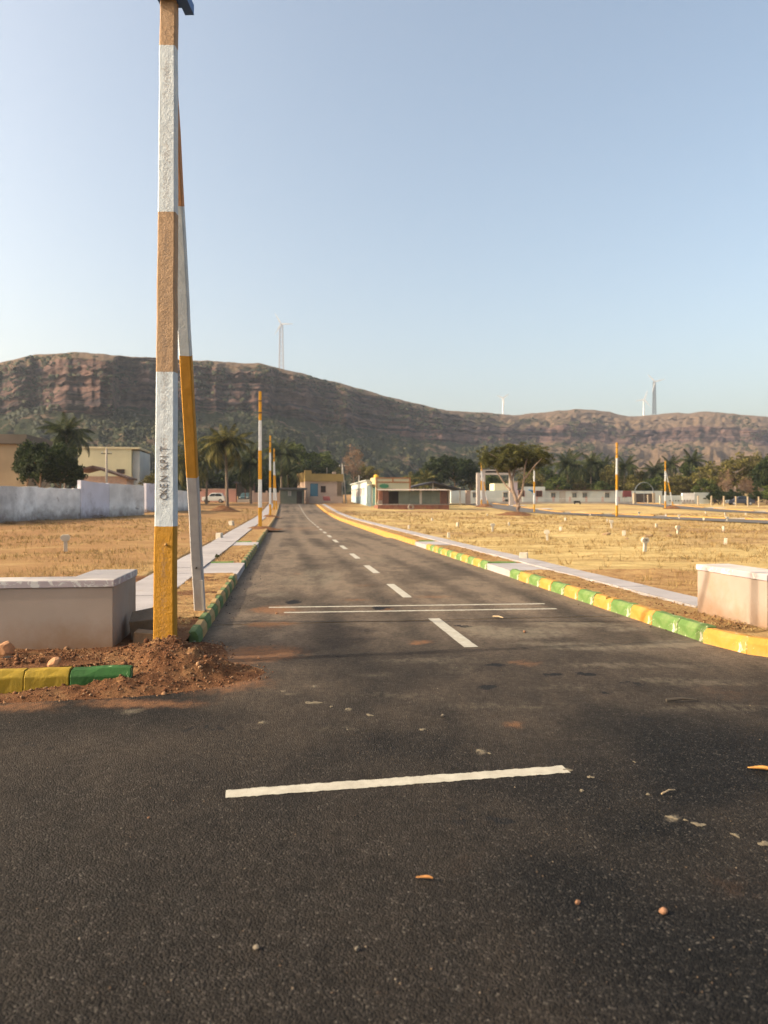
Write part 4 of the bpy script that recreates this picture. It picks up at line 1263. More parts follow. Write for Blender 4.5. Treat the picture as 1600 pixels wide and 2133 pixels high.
# grey sheet shed at the road end
s = Site('sheet_shed', 612, 112, 'low dark sheet-metal shed with open doorway where the road ends', 'shed')
s.box('wall', tin, 584, 634, 1020, 1047, 0, 4, ground=True)
rf = s.box('roof', paint('old_roof_sheet', (.09, .09, .09), .8, .2, 1), 582, 640, 1016, 1019.7, -.5, 4.3)
s.box('doorway', darkwood, 618, 629, 1023, 1046, -.03, .02, ground=True)
s.window(600, 607, 1023, 1033, -.02, tin, greyc, 2)
s.box('post', brownwood, 633, 634.5, 1020, 1046, -.45, -.35, ground=True)

# small wall beside it
s = Site('boundary_wall', 565, 116, 'low pink boundary wall beside the sheet shed', 'wall')
s.box('wall_panel', pinkwall, 528, 583, 1026, 1046, 0, .2, ground=True)
for px in (528, 556, 583): s.box('pillar', pinkwall, px - 2, px + 2, 1022, 1046, -.05, .25, ground=True)
s = Site('boundary_wall', 455, 118, 'pink boundary wall behind the white hatchback', 'wall')
s.box('wall_panel', paint('rose_wall', (.46, .25, .20), .9, .12, .5, dirt=(.3, .2, .15), dirt_amt=.1), 405, 492, 1020, 1046, 0, .2, ground=True)
s.box('coping', pinkwall, 405, 492, 1018, 1019.9, -.05, .25)

# open carport
s = Site('carport', 512, 116, 'open dark carport between the pink boundary walls', 'shed')
for px in (493, 511, 529): s.box('post', brownwood, px - 1, px + 1, 1006, 1046, 0, .15, ground=True)
s.box('roof', darkroof, 488, 532, 1003, 1006, -.3, 5)
s.box('back_wall', paint('carport_dark_wall', (.05, .045, .04), .9, .2), 492, 530, 1006.2, 1046, 4.6, 4.8, ground=True)  # back wall of the carport in one near-black tone
s.box('low_wall', greyc, 494.5, 527.5, 1040, 1046, -.1, .1, ground=True)

# white and yellow building
s = Site('painted_building', 800, 106, 'white and pale yellow building with orange bands and green oval sign', 'building')
s.box('front_wall', palecream, 783, 856, 996, 1046, 0, 6, ground=True)
MB().box(s.x(783) - .12, s.x(783) - .003, 0.2, 6, s.z(1012), s.z(994)).build('side_parapet', paint('cream_yellow', (.46, .36, .19), .85, .1, .6), s.o)
for x0, x1, y0, y1 in ((783, 856, 1003, 1005.5), (783, 786, 996, 1046), (817, 820, 996, 1003), (853, 856.3, 996, 1046), (783, 856, 994.5, 997)):
    s.box('orange_band', orange, x0, x1, y0, y1, -.06 - .004 * (x1 - x0 > 20), .0)
import bmesh
ov = MB().prism([(10 * s.k * math.cos(a) , 4.6 * s.k * math.sin(a)) for a in [2 * math.pi * i / 28 for i in range(28)]], 'y', -.14, -.07).build('oval_sign', signgreen, s.o)
ov.location = (s.x(800), 0, s.z(1012.5))
# wing running back from the front, its long lit side towards the road
MB().box(s.x(783) - .9, s.x(783), 4.0, 30, -.3, s.z(1000)).build('side_wing', whitewall, s.o)
MB().box(s.x(783) - 1.15, s.x(783) - .4, 3.6, 30.2, s.z(1000) + .002, s.z(998)).build('wing_parapet', whitewall, s.o)
MB().box(s.x(783) - .93, s.x(783) - .902, 4.05, 30, -.3, s.z(1033)).build('blue_dado', palecyan, s.o)
for i in range(6):
    y_ = 7.5 + i * 3.8
    w = MB().box(s.x(783) - .915, s.x(783) - .88, y_, y_ + 1.4, s.z(1030), s.z(1016)).build('window', paint('pink_shutter', (.55, .38, .36), .8, .1), s.o)
    MB().box(s.x(783) - .96, s.x(783) - .9, y_ - .1, y_, s.z(1031), s.z(1015)).box(s.x(783) - .96, s.x(783) - .9, y_ + 1.4, y_ + 1.5, s.z(1031), s.z(1015)).box(s.x(783) - 1.1, s.x(783) - .9, y_ - .2, y_ + 1.6, s.z(1015), s.z(1014)).build('window_frame', whitewall, w)
MB().box(s.x(783) - .92, s.x(783) - .1, .3, 3.9, s.z(1010), s.z(1008)).build('porch_roof', palecream, s.o)
for y_ in (.45, 2.1, 3.6): MB().box(s.x(783) - .85, s.x(783) - .68, y_, y_ + .2, -.3, s.z(1010)).build('porch_post', palecyan, s.o)
MB().box(s.x(783) - .02, s.x(783) - .003, 1.0, 3.4, -.3, s.z(1013)).build('porch_opening', paint('teal_dark', (.03, .10, .10), .8, .2), s.o)
tk = MB().tube([(s.x(783) + .2, 1.2, s.z(996)), (s.x(783) + .2, 1.2, s.z(990)), (s.x(783) + .2, 1.2, s.z(988))], [.38, .38, .15], 14).build('water_tank', paint('yellow_plastic', (.62, .36, .03), .5, .1), s.o)

# tin and brick shed with plinth
s = Site('plot_office_shed', 862, 98, 'low shed of grey mesh panels on red brick plinth in dry field', 'shed')
s.box('plinth', brick, 786, 936, 1052, 1063, -.3, 4.0, ground=True)
s.box('plinth_coping', paleroof, 796, 938, 1050.4, 1051.9, -.25, 3.9)
for x0, x1 in ((830, 852), (852.6, 874), (879.5, 898), (898.6, 918)):
    pn = s.box('mesh_panel', tin, x0, x1, 1023, 1050, 0, .05)
s.box('panel_post', greyc, 874.4, 879, 1022, 1050, -.05, .06)
for x0, x1 in ((797, 809), (919, 933)):
    d_ = s.box('door', brownwood, x0, x1, 1022, 1050, -.02, .05)
    s.box('door_frame', paint('rust_frame', (.22, .10, .07), .8, .2), x0 - 1.2, x0 - .2, 1021.5, 1050, -.06, .06, d_)
s.box('brick_pier', brick, 788.5, 795.5, 1022, 1042, -.05, .6)
s.box('pier_base', paleroof, 787, 796, 1042.3, 1050, -.1, .65)
s.box('corner_post', paleroof, 935, 939, 1021, 1051, -.05, .3)
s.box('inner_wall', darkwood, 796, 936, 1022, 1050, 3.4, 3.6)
s.box('end_wall', tin, 934.3, 935, 1022, 1050, .3, 3.4)
rf = MB()
for i in range(24):
    a = s.x(791) + (s.x(943) - s.x(791)) * i / 24; b_ = s.x(791) + (s.x(943) - s.x(791)) * (i + 1) / 24
    rf.add([(a, -.7, s.z(1021.5)), ((a + b_) / 2, -.7, s.z(1020.7)), (b_, -.7, s.z(1021.5)), (a, 4.2, s.z(1018)), ((a + b_) / 2, 4.2, s.z(1017.2)), (b_, 4.2, s.z(1018)),
            (a, -.7, s.z(1022)), ((a + b_) / 2, -.7, s.z(1021.2)), (b_, -.7, s.z(1022)), (a, 4.2, s.z(1018.5)), ((a + b_) / 2, 4.2, s.z(1017.7)), (b_, 4.2, s.z(1018.5))],
           [(0, 1, 4, 3), (1, 2, 5, 4), (9, 10, 7, 6), (10, 11, 8, 7), (0, 6, 7, 1), (1, 7, 8, 2), (3, 4, 10, 9), (4, 5, 11, 10)])
rf.build('roof', paleroof, s.o)
# round ring beside the shed
p_ = at(856, 96.5, .12)
ringm = MB(); n = 22
vs = []; fs = []
for i in range(n):
    a = 2 * math.pi * i / n
    for r_, y_ in ((.42, -.16), (.42, .16), (.20, .16), (.20, -.16)): vs.append((r_ * math.cos(a), y_, r_ * math.sin(a)))
for i in range(n):
    j = (i + 1) % n
    for k_ in range(4): fs.append((i * 4 + k_, i * 4 + (k_ + 1) % 4, j * 4 + (k_ + 1) % 4, j * 4 + k_))
o = ringm.add(vs, fs).build('concrete_ring', paleroof, None, bevel=.03); o.location = p_ + Vector((0, 0, .34)); o.rotation_euler = (0, 0, .2)
tag(o, 'round pale concrete ring leaning on the red brick plinth', 'concrete ring')

# dark gabled roof behind
s = Site('gabled_shed', 905, 118, 'dark gabled open shed behind the mesh panel shed', 'shed')
MB().prism([(s.x(855), s.z(1014)), (s.x(902), s.z(1003)), (s.x(964), s.z(1019)), (s.x(964), s.z(1021)), (s.x(902), s.z(1006)), (s.x(855), s.z(1017))], 'y', -.5, 9).build('roof', darkroof, s.o)
for px in (860, 902, 960): s.box('post', greyc, px - 1, px + 1, 1015 if px != 902 else 1006, 1046, 0, .2, ground=True)
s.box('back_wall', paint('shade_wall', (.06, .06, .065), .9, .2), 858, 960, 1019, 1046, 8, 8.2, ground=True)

# entrance gate frame
s = Site('entrance_gate', 1032, 116, 'tall pale concrete entrance gate frame with double beam', 'gate')
gm_ = paint('gate_concrete', (.40, .35, .32), .9, .12, .6)
for px, y_ in ((996, 0), (1066, 0), (1018, 3.0), (1081, 3.0)):
    s.box('column', gm_, px - 3.4, px + 3.4, 985 if y_ == 0 else 979, 1052, y_, y_ + .5, ground=True)
s.box('front_beam', gm_, 999.5, 1062.5, 985, 989, .02, .45)
s.box('rear_beam', gm_, 1014.5, 1084.5, 977, 979, 2.9, 3.6)
s.box('beam_soffit', darkwood, 1021.5, 1077.5, 979.3, 983, 3.05, 3.4)

# long white building with windows
s = Site('long_white_building', 1140, 132, 'long low white building with small hooded windows behind the fence', 'building')
s.box('wall', whitewall, 935, 1395, 1022, 1047, 0, 5, ground=True)
s.box('roof_edge', paint('rust_roof_edge', (.16, .10, .08), .9, .2, 1), 1085, 1300, 1020.5, 1021.8, -.25, 5)
s.box('raised_room', whitewall, 1086, 1134, 1014, 1046, -.3, -.005, ground=True)
s.box('cream_roof_room', paint('cream_light', (.56, .52, .36), .85, .08, .6), 1028, 1064, 1007, 1021.6, .5, 3.5)
s.box('grey_panel', greyc, 1166, 1180, 1023, 1047, -.06, 0, ground=True)
for px in (985, 1050, 1153, 1199, 1222, 1271, 1310):
    w = s.window(px - 4.5, px + 4.5, 1027, 1036, -.02, greyc, glass, 2)
    s.box('hood', greyc, px - 7, px + 7, 1024.5, 1026, -.45, .0, w)
for px in (1083, 1121): s.window(px - 6, px + 6, 1022.5, 1034, -.34, rustred, darkwood, 3)
aw = MB()
for i in range(6):
    a0 = math.pi * .5 * i / 6; a1 = math.pi * .5 * (i + 1) / 6; r_ = 1.0; cx_ = s.x(1098)
    aw.box(cx_ + r_ * math.sin(a0), cx_ + r_ * math.sin(a1), -1.0, -.305, s.z(1020) - r_ * (1 - math.cos(a1)) * .9 - .12, s.z(1020) - r_ * (1 - math.cos(a0)) * .9)
aw.build('blue_awning', paint('blue_awning', (.03, .16, .33), .6, .1), s.o)

# red posted fence before it, each bay one part
s = Site('pipe_fence', 1130, 126, 'low white rail fence with rust red arched posts before the long building', 'fence')
for i, px in enumerate(range(1010, 1330, 18)):
    s.box('rail', paint('fence_white', (.55, .55, .53), .8, .1), px + .4, px + 17.6, 1038.2, 1039.2, 0, .05)
    if i % 2 == 0:
        MB().tube([(s.x(px) - .12, 0, -.2), (s.x(px) - .12, 0, s.z(1037)), (s.x(px), 0, s.z(1035)), (s.x(px) + .12, 0, s.z(1037)), (s.x(px) + .12, 0, -.2)], .045, 6).build('post', rustred, s.o)
s.box('base_kerb', greyc, 1005, 1335, 1045, 1048, -.1, .15, ground=True)
# bench and dark drum in front of it
p_ = at(1204, 123, .05)
b_ = thing('dark_bench', p_, RZ + .05, 'small dark bench standing before the long white building', 'bench')
MB().box(-.6, .6, 0, .4, .30, .36).build('seat', black_m, b_); MB().box(-.6, .6, .36, .42, .36, .62).build('backrest', black_m, b_)
for sx in (-.55, .47): MB().box(sx, sx + .08,   .05, .4, -.1, .30).build('leg', black_m, b_)

# pink gate pillar and pale side wall left of the gate
s = Site('gate_pillar', 976, 120, 'short pink gate pillar beside the entrance gate frame', 'pillar')
s.box('shaft', pinkwall, 971.5, 980.5, 1023, 1050, 0, .7, ground=True); s.box('cap', pinkwall, 970.5, 981.5, 1021.5, 1022.8, -.1, .8)
s = Site('gate_pillar', 1074, 122, 'lilac painted gate pillar at the fence end beside entrance gate', 'pillar')
s.box('shaft', paint('lilac_wall', (.46, .39, .44), .9, .1), 1069, 1078, 1005, 1049, 0, .7, ground=True); s.box('cap', pinkwall, 1068, 1079, 1003, 1004.8, -.1, .8)

# arched gate
s = Site('arched_gate', 1342, 124, 'arched pale steel gateway with dark gates between pillars', 'gate')
arc = []
for i in range(17):
    a = math.pi * i / 16; arc.append((s.x(1342) - 21 * s.k * math.cos(a), 0, s.z(1027) + 22 * s.k * math.sin(a)))
MB().tube(arc, .085, 8).build('arch', paint('arch_grey', (.11, .125, .125), .7, .1), s.o)
for px in (1321, 1363): s.box('pillar', paint('gate_pillar_tan', (.30, .24, .17), .9, .15), px - 2.5, px + 2.5, 1027, 1048, -.15, .35, ground=True)
for x0, x1 in ((1324, 1341.5), (1342.5, 1360)): s.box('gate_leaf', paint('gate_brown', (.10, .075, .055), .8, .2), x0, x1, 1028, 1047, .05, .12)
s = Site('notice_board', 1306, 125, 'maroon notice board on posts beside the arched gate', 'sign')
s.box('panel', redboard, 1297, 1316, 1022, 1035, -.06, 0)
for px in (1299, 1313): s.box('post', greyc, px, px + 1.2, 1035, 1047, -.05, .02, ground=True)

# pale compound wall with round vents
s = Site('compound_wall', 1425, 126, 'pale weathered compound wall with a row of round vents', 'wall')
s.box('wall_panel', whitewall, 1372, 1420, 1032, 1048, 0, .25, ground=True)
s.box('wall_panel', oldwhite, 1420.3, 1448, 1027, 1048, -.1, .25, ground=True)
s.box('wall_panel', whitewall, 1448.3, 1482, 1026, 1048, -.05, .25, ground=True)
for i in range(9):
    px = 1393 + i * 6.4
    MB().prism([(s.x(px) + .12 * math.cos(a), s.z(1043) + .12 * math.sin(a)) for a in [2 * math.pi * j / 10 for j in range(10)]], 'y', -.115, -.105).build('vent', darkwood, s.o)

# fence posts at the right
post_m = paint('fence_post_concrete', (.36, .29, .20), .9, .15, 2)
pp = None
for px, d in ((1376, 118), (1350, 120), (1454, 116), (1482, 116), (1508, 114), (1533, 113), (1558, 112), (1581, 111), (1607, 110), (1633, 109)):
    if pp is None: pp = MB().prism([(-.09, -.09), (.09, -.09), (.085, .09), (-.085, .09)], 'z', -.3, 1.62).build('fence_post', post_m, None, bevel=.02); o = pp
    else: o = clone(pp)
    o.location = at(px, d, .08); o.rotation_euler = (random.uniform(-.03, .03), random.uniform(-.03, .03), RZ)
    tag(o, 'pale concrete fence post in the row along the bushes and dark car', 'fence post', 'concrete fence posts')

# left: long whitewashed compound wall, bays of different height
lilac_ = paint('lilac_whitewash', (0.60, 0.59, 0.66), .95, .12, .5, dirt=(.28, .25, .26), dirt_amt=.15)
cw = thing('compound_wall', at(150, 50, 0), 0, 'long weathered whitewashed compound wall along the dry field', 'wall')
splash(oldwhite, .9, (.16, .12, .10)); splash(lilac_, .8, (.18, .14, .13))
def wall_bay(px0, d0, px1, d1, h0, h1, m):
    a = at(px0, d0, 0); b_ = at(px1, d1, 0); t = Vector((b_.x - a.x, b_.y - a.y, 0)).normalized(); nrm = Vector((-t.y, t.x, 0)) * .12
    vs = []
    n = 9
    rnd = random.Random(px0 + 5)
    for i in range(n + 1):
        p = a.lerp(b_, i / n); hh = h0 + (h1 - h0) * i / n + rnd.uniform(-.03, .03)
        for s_, z in ((-1, -.4), (-1, hh), (1, hh), (1, -.4)):
            q = p + nrm * s_ - cw.location; vs.append((q.x, q.y, p.z - cw.location.z + z))
    fs = [(0, 1, 2, 3), tuple(n * 4 + i for i in (3, 2, 1, 0))]
    for i in range(n):
        for k_ in range(4): fs.append((i * 4 + k_, i * 4 + 4 + k_, i * 4 + 4 + (k_ + 1) % 4, i * 4 + (k_ + 1) % 4))
    MB().add(vs, fs).build('wall_bay', m, cw)
lilac = paint('lilac_whitewash', (0.60, 0.59, 0.66), .95, .12, .5, dirt=(.28, .25, .26), dirt_amt=.15)
wall_bay(-420, 33, -60, 38, 2.3, 2.3, oldwhite)
wall_bay(-60, 38, 75, 44, 2.15, 2.15, oldwhite)
wall_bay(75.5, 44, 164, 47, 2.1, 2.05, oldwhite)
wall_bay(165, 47, 225, 51, 2.6, 2.45, lilac)
wall_bay(225.5, 51, 298, 55, 2.45, 2.35, oldwhite)
wall_bay(302, 62, 330, 66, 2.6, 2.6, lilac)
wall_bay(331, 66, 400, 74, 2.2, 2.0, oldwhite)
# houses behind that wall
s = Site('beige_house', 10, 68, 'beige weathered house rising behind the whitewashed compound wall', 'house')
s.box('wall', paint('beige_wall', (.33, .25, .155), .9, .18, .35, dirt=(.14, .11, .08), dirt_amt=.2), -90, 52, 925, 1046, 0, 7, ground=True)
s.box('roof_slab', paint('stained_slab', (.12, .10, .08), .95, .2, .5), -96, 56, 905, 924.6, -.4, 7.3)
s.window(-40, -15, 950, 990, -.02, brownwood, darkwood, 3)
s = Site('cream_house', 225, 95, 'pale cream flat-roofed house behind the gap in compound wall', 'house')
s.box('wall', paint('cream_house_wall', (.50, .47, .31), .9, .1, .3), 165, 272, 935, 1040, 0, 8, ground=True)
s.box('side_wall', whitewall, 272.5, 287, 938, 1040, .6, 8, ground=True)
s.box('parapet', paint('cream_parapet', (.52, .46, .30), .9, .1, .3), 163, 289, 931, 934.8, -.15, 8.2)
s.window(243, 258, 978, 986, -.02, brownwood, darkwood, 2)
s = Site('tiled_shed', 222, 84, 'low shed with brown sloping roof before the cream house', 'shed')
s.box('wall', paint('shed_pink', (.44, .30, .22), .9, .15), 172, 262, 992, 1040, 0, 4, ground=True)
MB().prism([(s.x(166), s.z(978)), (s.x(196), s.z(970)), (s.x(268), s.z(995)), (s.x(268), s.z(999)), (s.x(196), s.z(975)), (s.x(166), s.z(983))], 'y', -.4, 4.5).build('roof', paint('brown_tile', (.15, .09, .065), .9, .25, 1), s.o)

# thin grey utility poles
def thin_pole(px, d, ytop, label, dx=0.0):
    b0 = at(px, d, 0); zt = EYE - (ytop - HOR) * d / F - b0.z
    r_ = thing('utility_pole', b0, RZ, label, 'pole')
    MB().tube([(0, 0, -.4), (dx / 2, 0, zt / 2), (dx, 0, zt)], [.13, .115, .095], 8).build('shaft', greyc, r_)
    MB().box(dx - .5, dx + .5, -.05, .05, zt - .5, zt - .42).build('cross_arm', iron_m, r_)
    for q in (-.42, 0, .42): MB().tube([(dx + q, 0, zt - .42), (dx + q, 0, zt - .27)], .04, 6).build('insulator', whitewall, r_)
    return r_
thin_pole(713, 121, 966, 'slim grey utility pole beside the pink house')
thin_pole(722, 121, 966, 'grey stay pole leaning onto the slim utility pole', -.75)
thin_pole(748, 130, 990, 'thin grey pole behind the white and yellow building')
thin_pole(222, 70, 935, 'grey pole in front of the cream house')

# parked cars
def car(name, loc, rz, paint_m, label, Lc=3.7, Wc_=1.6, Hc=1.5, suv=False):
    r_ = thing(name, loc, rz, label, 'car')
    h_ = Hc
    body = [(-.50, .20), (-.50, .50), (-.47, .58), (-.20, .62), (.44, .63), (.49, .56), (.50, .38), (.49, .20)]
    cab = [(-.24, .61), (-.10, .97), (-.02, 1.0), (.34, .985), (.45, .63)]
    if not suv: cab = [(-.26, .61), (-.08, .96), (.02, 1.0), (.22, .97), (.40, .63)]
    def loft(poly, w0, w1, zsplit):
        m = MB(); n = len(poly); vs = []
        for sgn in (-1, 1):
            for (a, b_) in poly:
                w = w0 if b_ <= zsplit else w1
                vs.append((a * Lc, sgn * w / 2, b_ * h_))
        fs = [tuple(range(n)), tuple(range(2 * n - 1, n - 1, -1))]
        for i in range(n): j = (i + 1) % n; fs.append((j, i, n + i, n + j))
        return m.add(vs, fs)
    loft(body, Wc_, Wc_ * .97, .5).build('body', paint_m, r_, bevel=.05)
    loft(cab, Wc_ * .94, Wc_ * .78, .7).build('cabin', paint_m, r_, bevel=.04)
    gl = paint('car_glass', (.015, .02, .025), .12, .05, 1, bmp=0)
    for sgn in (-1, 1):
        for x0, x1, x2, x3 in ((-.20, -.085, .07, .07), (.085, .085, .32 if suv else .21, .38 if suv else .31)):
            y0 = sgn * (Wc_ * .94 / 2 + .004); y1 = sgn * (Wc_ * .80 / 2 + .012)
            q = [(x0 * Lc, y0 * .985, .66 * h_), (x3 * Lc, y0 * .985, .66 * h_), (x2 * Lc, y1, .92 * h_), (x1 * Lc, y1, .92 * h_)]
            q2 = [(a, b_ - sgn * .03, c) for a, b_, c in q]
            MB().add(q + q2, [(0, 1, 2, 3) if sgn < 0 else (3, 2, 1, 0), (0, 4, 5, 1), (1, 5, 6, 2), (2, 6, 7, 3), (3, 7, 4, 0)]).build('side_window', gl, r_)
    tyre = paint('tyre', (.02, .02, .02), .85, .1); rim = paint('rim', (.35, .35, .36), .4, .1, metal=.5)
    for sx in (-.31, .31):
        for sgn in (-1, 1):
            y0 = sgn * (Wc_ / 2 - .16); y1 = sgn * (Wc_ / 2 + .01)
            w = MB().tube([(sx * Lc, y0, .29), (sx * Lc, y1, .29)], .29, 18).build('wheel', tyre, r_)
            MB().tube([(sx * Lc, y1, .29), (sx * Lc, y1 + sgn * .012, .29)], .18, 14).build('rim', rim, w)
    for sgn in (-1, 1):
        MB().box(-.505 * Lc, -.47 * Lc, sgn * Wc_ * .38 - .14, sgn * Wc_ * .38 + .14, .44 * h_, .53 * h_).build('headlight', whitewall, r_)
        MB().box(.47 * Lc, .505 * Lc, sgn * Wc_ * .40 - .10, sgn * Wc_ * .40 + .10, .42 * h_, .58 * h_).build('tail_light', redboard, r_)
    MB().box(-.515 * Lc, -.49 * Lc, -Wc_ * .45, Wc_ * .45, .2 * h_, .36 * h_).build('bumper', paint('bumper', (.10, .10, .10), .7, .1), r_)
    return r_
car('parked_car', at(446, 112, .10), R(4), paint('silver_car_paint', (.58, .60, .58), .35, .04, 1, bmp=0), 'white hatchback parked before the pink boundary wall', 3.5, 1.55, 1.55, True)
car('parked_car', at(1542, 118, .10), R(-6), paint('dark_car_paint', (.03, .035, .05), .3, .05, 1, bmp=0), 'dark saloon car parked behind the concrete fence posts', 4.1, 1.65, 1.45)
car('parked_car', at(512, 118.5, .12), R(90), paint('teal_car_paint', (.05, .09, .11), .35, .05, 1, bmp=0), 'dark teal car standing inside the open carport', 3.6, 1.6, 1.5, True)
def motorbike(px, d, rz, label):
    r_ = thing('motorbike', at(px, d, .1), rz, label, 'motorbike')
    tyre = _M['tyre']
    for x_ in (-.62, .62):
        vs = []; fs = []; n = 16
        for i in range(n):
            a = 2 * math.pi * i / n
            for rr_, y_ in ((.30, -.05), (.30, .05), (.22, .05), (.22, -.05)): vs.append((x_ + rr_ * math.cos(a), y_, .30 + rr_ * math.sin(a)))
        for i in range(n):
            j = (i + 1) % n
            for k_ in range(4): fs.append((i * 4 + k_, i * 4 + (k_ + 1) % 4, j * 4 + (k_ + 1) % 4, j * 4 + k_))
        MB().add(vs, fs).build('wheel', tyre, r_)
    MB().prism([(-.35, .35), (.3, .32), (.38, .55), (.05, .62), (-.1, .82), (-.4, .80), (-.45, .6)], 'y', -.11, .11).build('body', black_m, r_, bevel=.03)
    MB().prism([(-.02, .74), (.72, .80), (.70, .88), (0, .84)], 'y', -.12, .12).build('seat', darkwood, r_, bevel=.02)
    MB().tube([(-.62, 0, .3), (-.42, 0, 1.02)], .03, 6).build('fork', iron_m, r_)
    MB().tube([(-.36, -.33, 1.06), (-.42, 0, 1.02), (-.36, .33, 1.06)], .02, 6).build('handlebar', iron_m, r_)
    return r_
motorbike(1492, 119, R(10), 'dark motorbike parked by the fence posts near the dark saloon')
motorbike(1058, 127, R(0), 'dark motorbike standing before the long white building')

# wind turbines on the ridge
tw_m = paint('turbine_paint', (.55, .57, .60), .6, .03, .2)
lat_m = paint('lattice_steel', (.07, .075, .09), .6, .05, .2)
def turbine(px, ytop, yb, blades, label, m, wt, wb, blade_len, d=None, lattice=False):
    d = (d or hill_dist(px)) ; b0 = Vector(((px - 800) / F * d, d, EYE - (yb - HOR) / F * d)); Ht = (yb - ytop) / F * d
    r_ = thing('wind_turbine', b0, 0, label, 'wind turbine', 'wind turbines')
    k_ = d / F
    if lattice:
        t = MB()
        for sx, sy in ((-1, -1), (1, -1), (1, 1), (-1, 1)):
            t.tube([(sx * wb * k_, sy * wb * k_, -3), (sx * wt * k_, sy * wt * k_, Ht)], .6 * k_, 5)
        nb = 9
        for i in range(nb):
            f0, f1 = i / nb, (i + 1) / nb; w0 = (wb + (wt - wb) * f0) * k_; w1 = (wb + (wt - wb) * f1) * k_
            for sy in (-1, 1):
                t.tube([(-w0, sy * w0, f0 * Ht), (w1, sy * w1, f1 * Ht)], .35 * k_, 4).tube([(w0, sy * w0, f0 * Ht), (-w1, sy * w1, f1 * Ht)], .35 * k_, 4)
        t.build('lattice_tower', m, r_)
    else:
        MB().tube([(0, 0, -3), (0, 0, Ht * .5), (0, 0, Ht)], [wb * k_, (wb + wt) / 2 * k_, wt * k_], 10).build('tower', m, r_)
    MB().box(-1.6 * k_, 1.6 * k_, -3 * k_, 3 * k_, Ht, Ht + 2.6 * k_).build('nacelle', m, r_, bevel=.3 * k_)
    for a in blades:
        a = R(a); L_ = blade_len * k_; c, sn = math.cos(a), math.sin(a); w = 1.5 * k_
        vs = []
        for t, ww in ((.03, .5), (.2, 1.0), (1.0, .25)):
            for sgn in (-1, 1):
                for y_ in (-.25 * k_, .25 * k_):
                    vs.append((c * L_ * t - sn * sgn * w * ww, -3.6 * k_ + y_, Ht + 1.3 * k_ + sn * L_ * t + c * sgn * w * ww))
        fs = []
        for i in range(2):
            b_ = i * 4
            for p, q_ in ((0, 1), (1, 3), (3, 2), (2, 0)): fs.append((b_ + p, b_ + q_, b_ + 4 + q_, b_ + 4 + p))
        fs += [(0, 2, 3, 1), (8, 9, 11, 10)]
        MB().add(vs, fs).build('blade', tw_m, r_)
turbine(586, 677, 766, (0, 120, 240), 'tall turbine on lattice tower standing on the rocky hill shoulder', paint('hazy_steel', (.30, .30, .34), .6, .05, .2), 2.8, 4.6, 26, 506, True)
turbine(1048, 831, 858, (38, 158, 278), 'small white turbine alone on the low ridge', tw_m, 1.1, 1.7, 15, 830)
turbine(1341, 834, 862, (70, 190, 310), 'white turbine beside the taller lattice turbine on the ridge', tw_m, 1.2, 1.8, 20, 915)
turbine(1363, 797, 862, (15, 135, 255), 'dark lattice turbine, tallest on the low ridge', lat_m, 1.8, 3.0, 22, 925, True)
# ================================================================== VEGETATION
bark = paint('bark', (0.20, 0.13, 0.085), .95, .25, 3, bmp=.7, bscale=20)
palm_bark = paint('palm_bark', (0.15, 0.115, 0.085), .95, .25, 3, bmp=.6, bscale=20)
palebark = paint('pale_bark', (0.21, 0.155, 0.12), .95, .2, 3, bmp=.6, bscale=20)

def crown_mesh(name, seed, n, clumps, leaf, shell=.55, flat=0.0, droop=0.0):
    """unit crown (radius about 1): leaf-sized faces gathered in clumps with gaps between"""
    rs = np.random.RandomState(seed)
    C = []
    while len(C) < clumps:
        p = rs.normal(0, 1, 3); p /= np.linalg.norm(p); r = rs.uniform(shell, 1.0) ** .7
        p = p * r * (.75 + .4 * rs.rand())
        if p[2] < -.75 + flat: continue
        C.append((*p, rs.uniform(.14, .32)))
    C = np.array(C)
    k = rs.randint(0, clumps, n)
    off = rs.normal(0, 1, (n, 3)); off /= np.linalg.norm(off, axis=1)[:, None]
    off *= (rs.rand(n, 1) ** .45)
    ctr = C[k, :3] + off * C[k, 3:4] * np.array([1.15, 1.15, .8])
    a = rs.normal(0, 1, (n, 3)); a[:, 2] = a[:, 2] * .6 - droop; a /= np.linalg.norm(a, axis=1)[:, None]
    b = np.cross(a, rs.normal(0, 1, (n, 3))); b /= np.linalg.norm(b, axis=1)[:, None]
    s = leaf * rs.uniform(.6, 1.4, (n, 1))
    P = np.stack([ctr - a * s, ctr + b * s * .45, ctr + a * s, ctr - b * s * .45], 1).reshape(-1, 3)
    q = np.arange(n * 4).reshape(n, 4)
    me = bpy.data.meshes.new(name); fast_mesh(me, P, q, smooth=False)
    return me

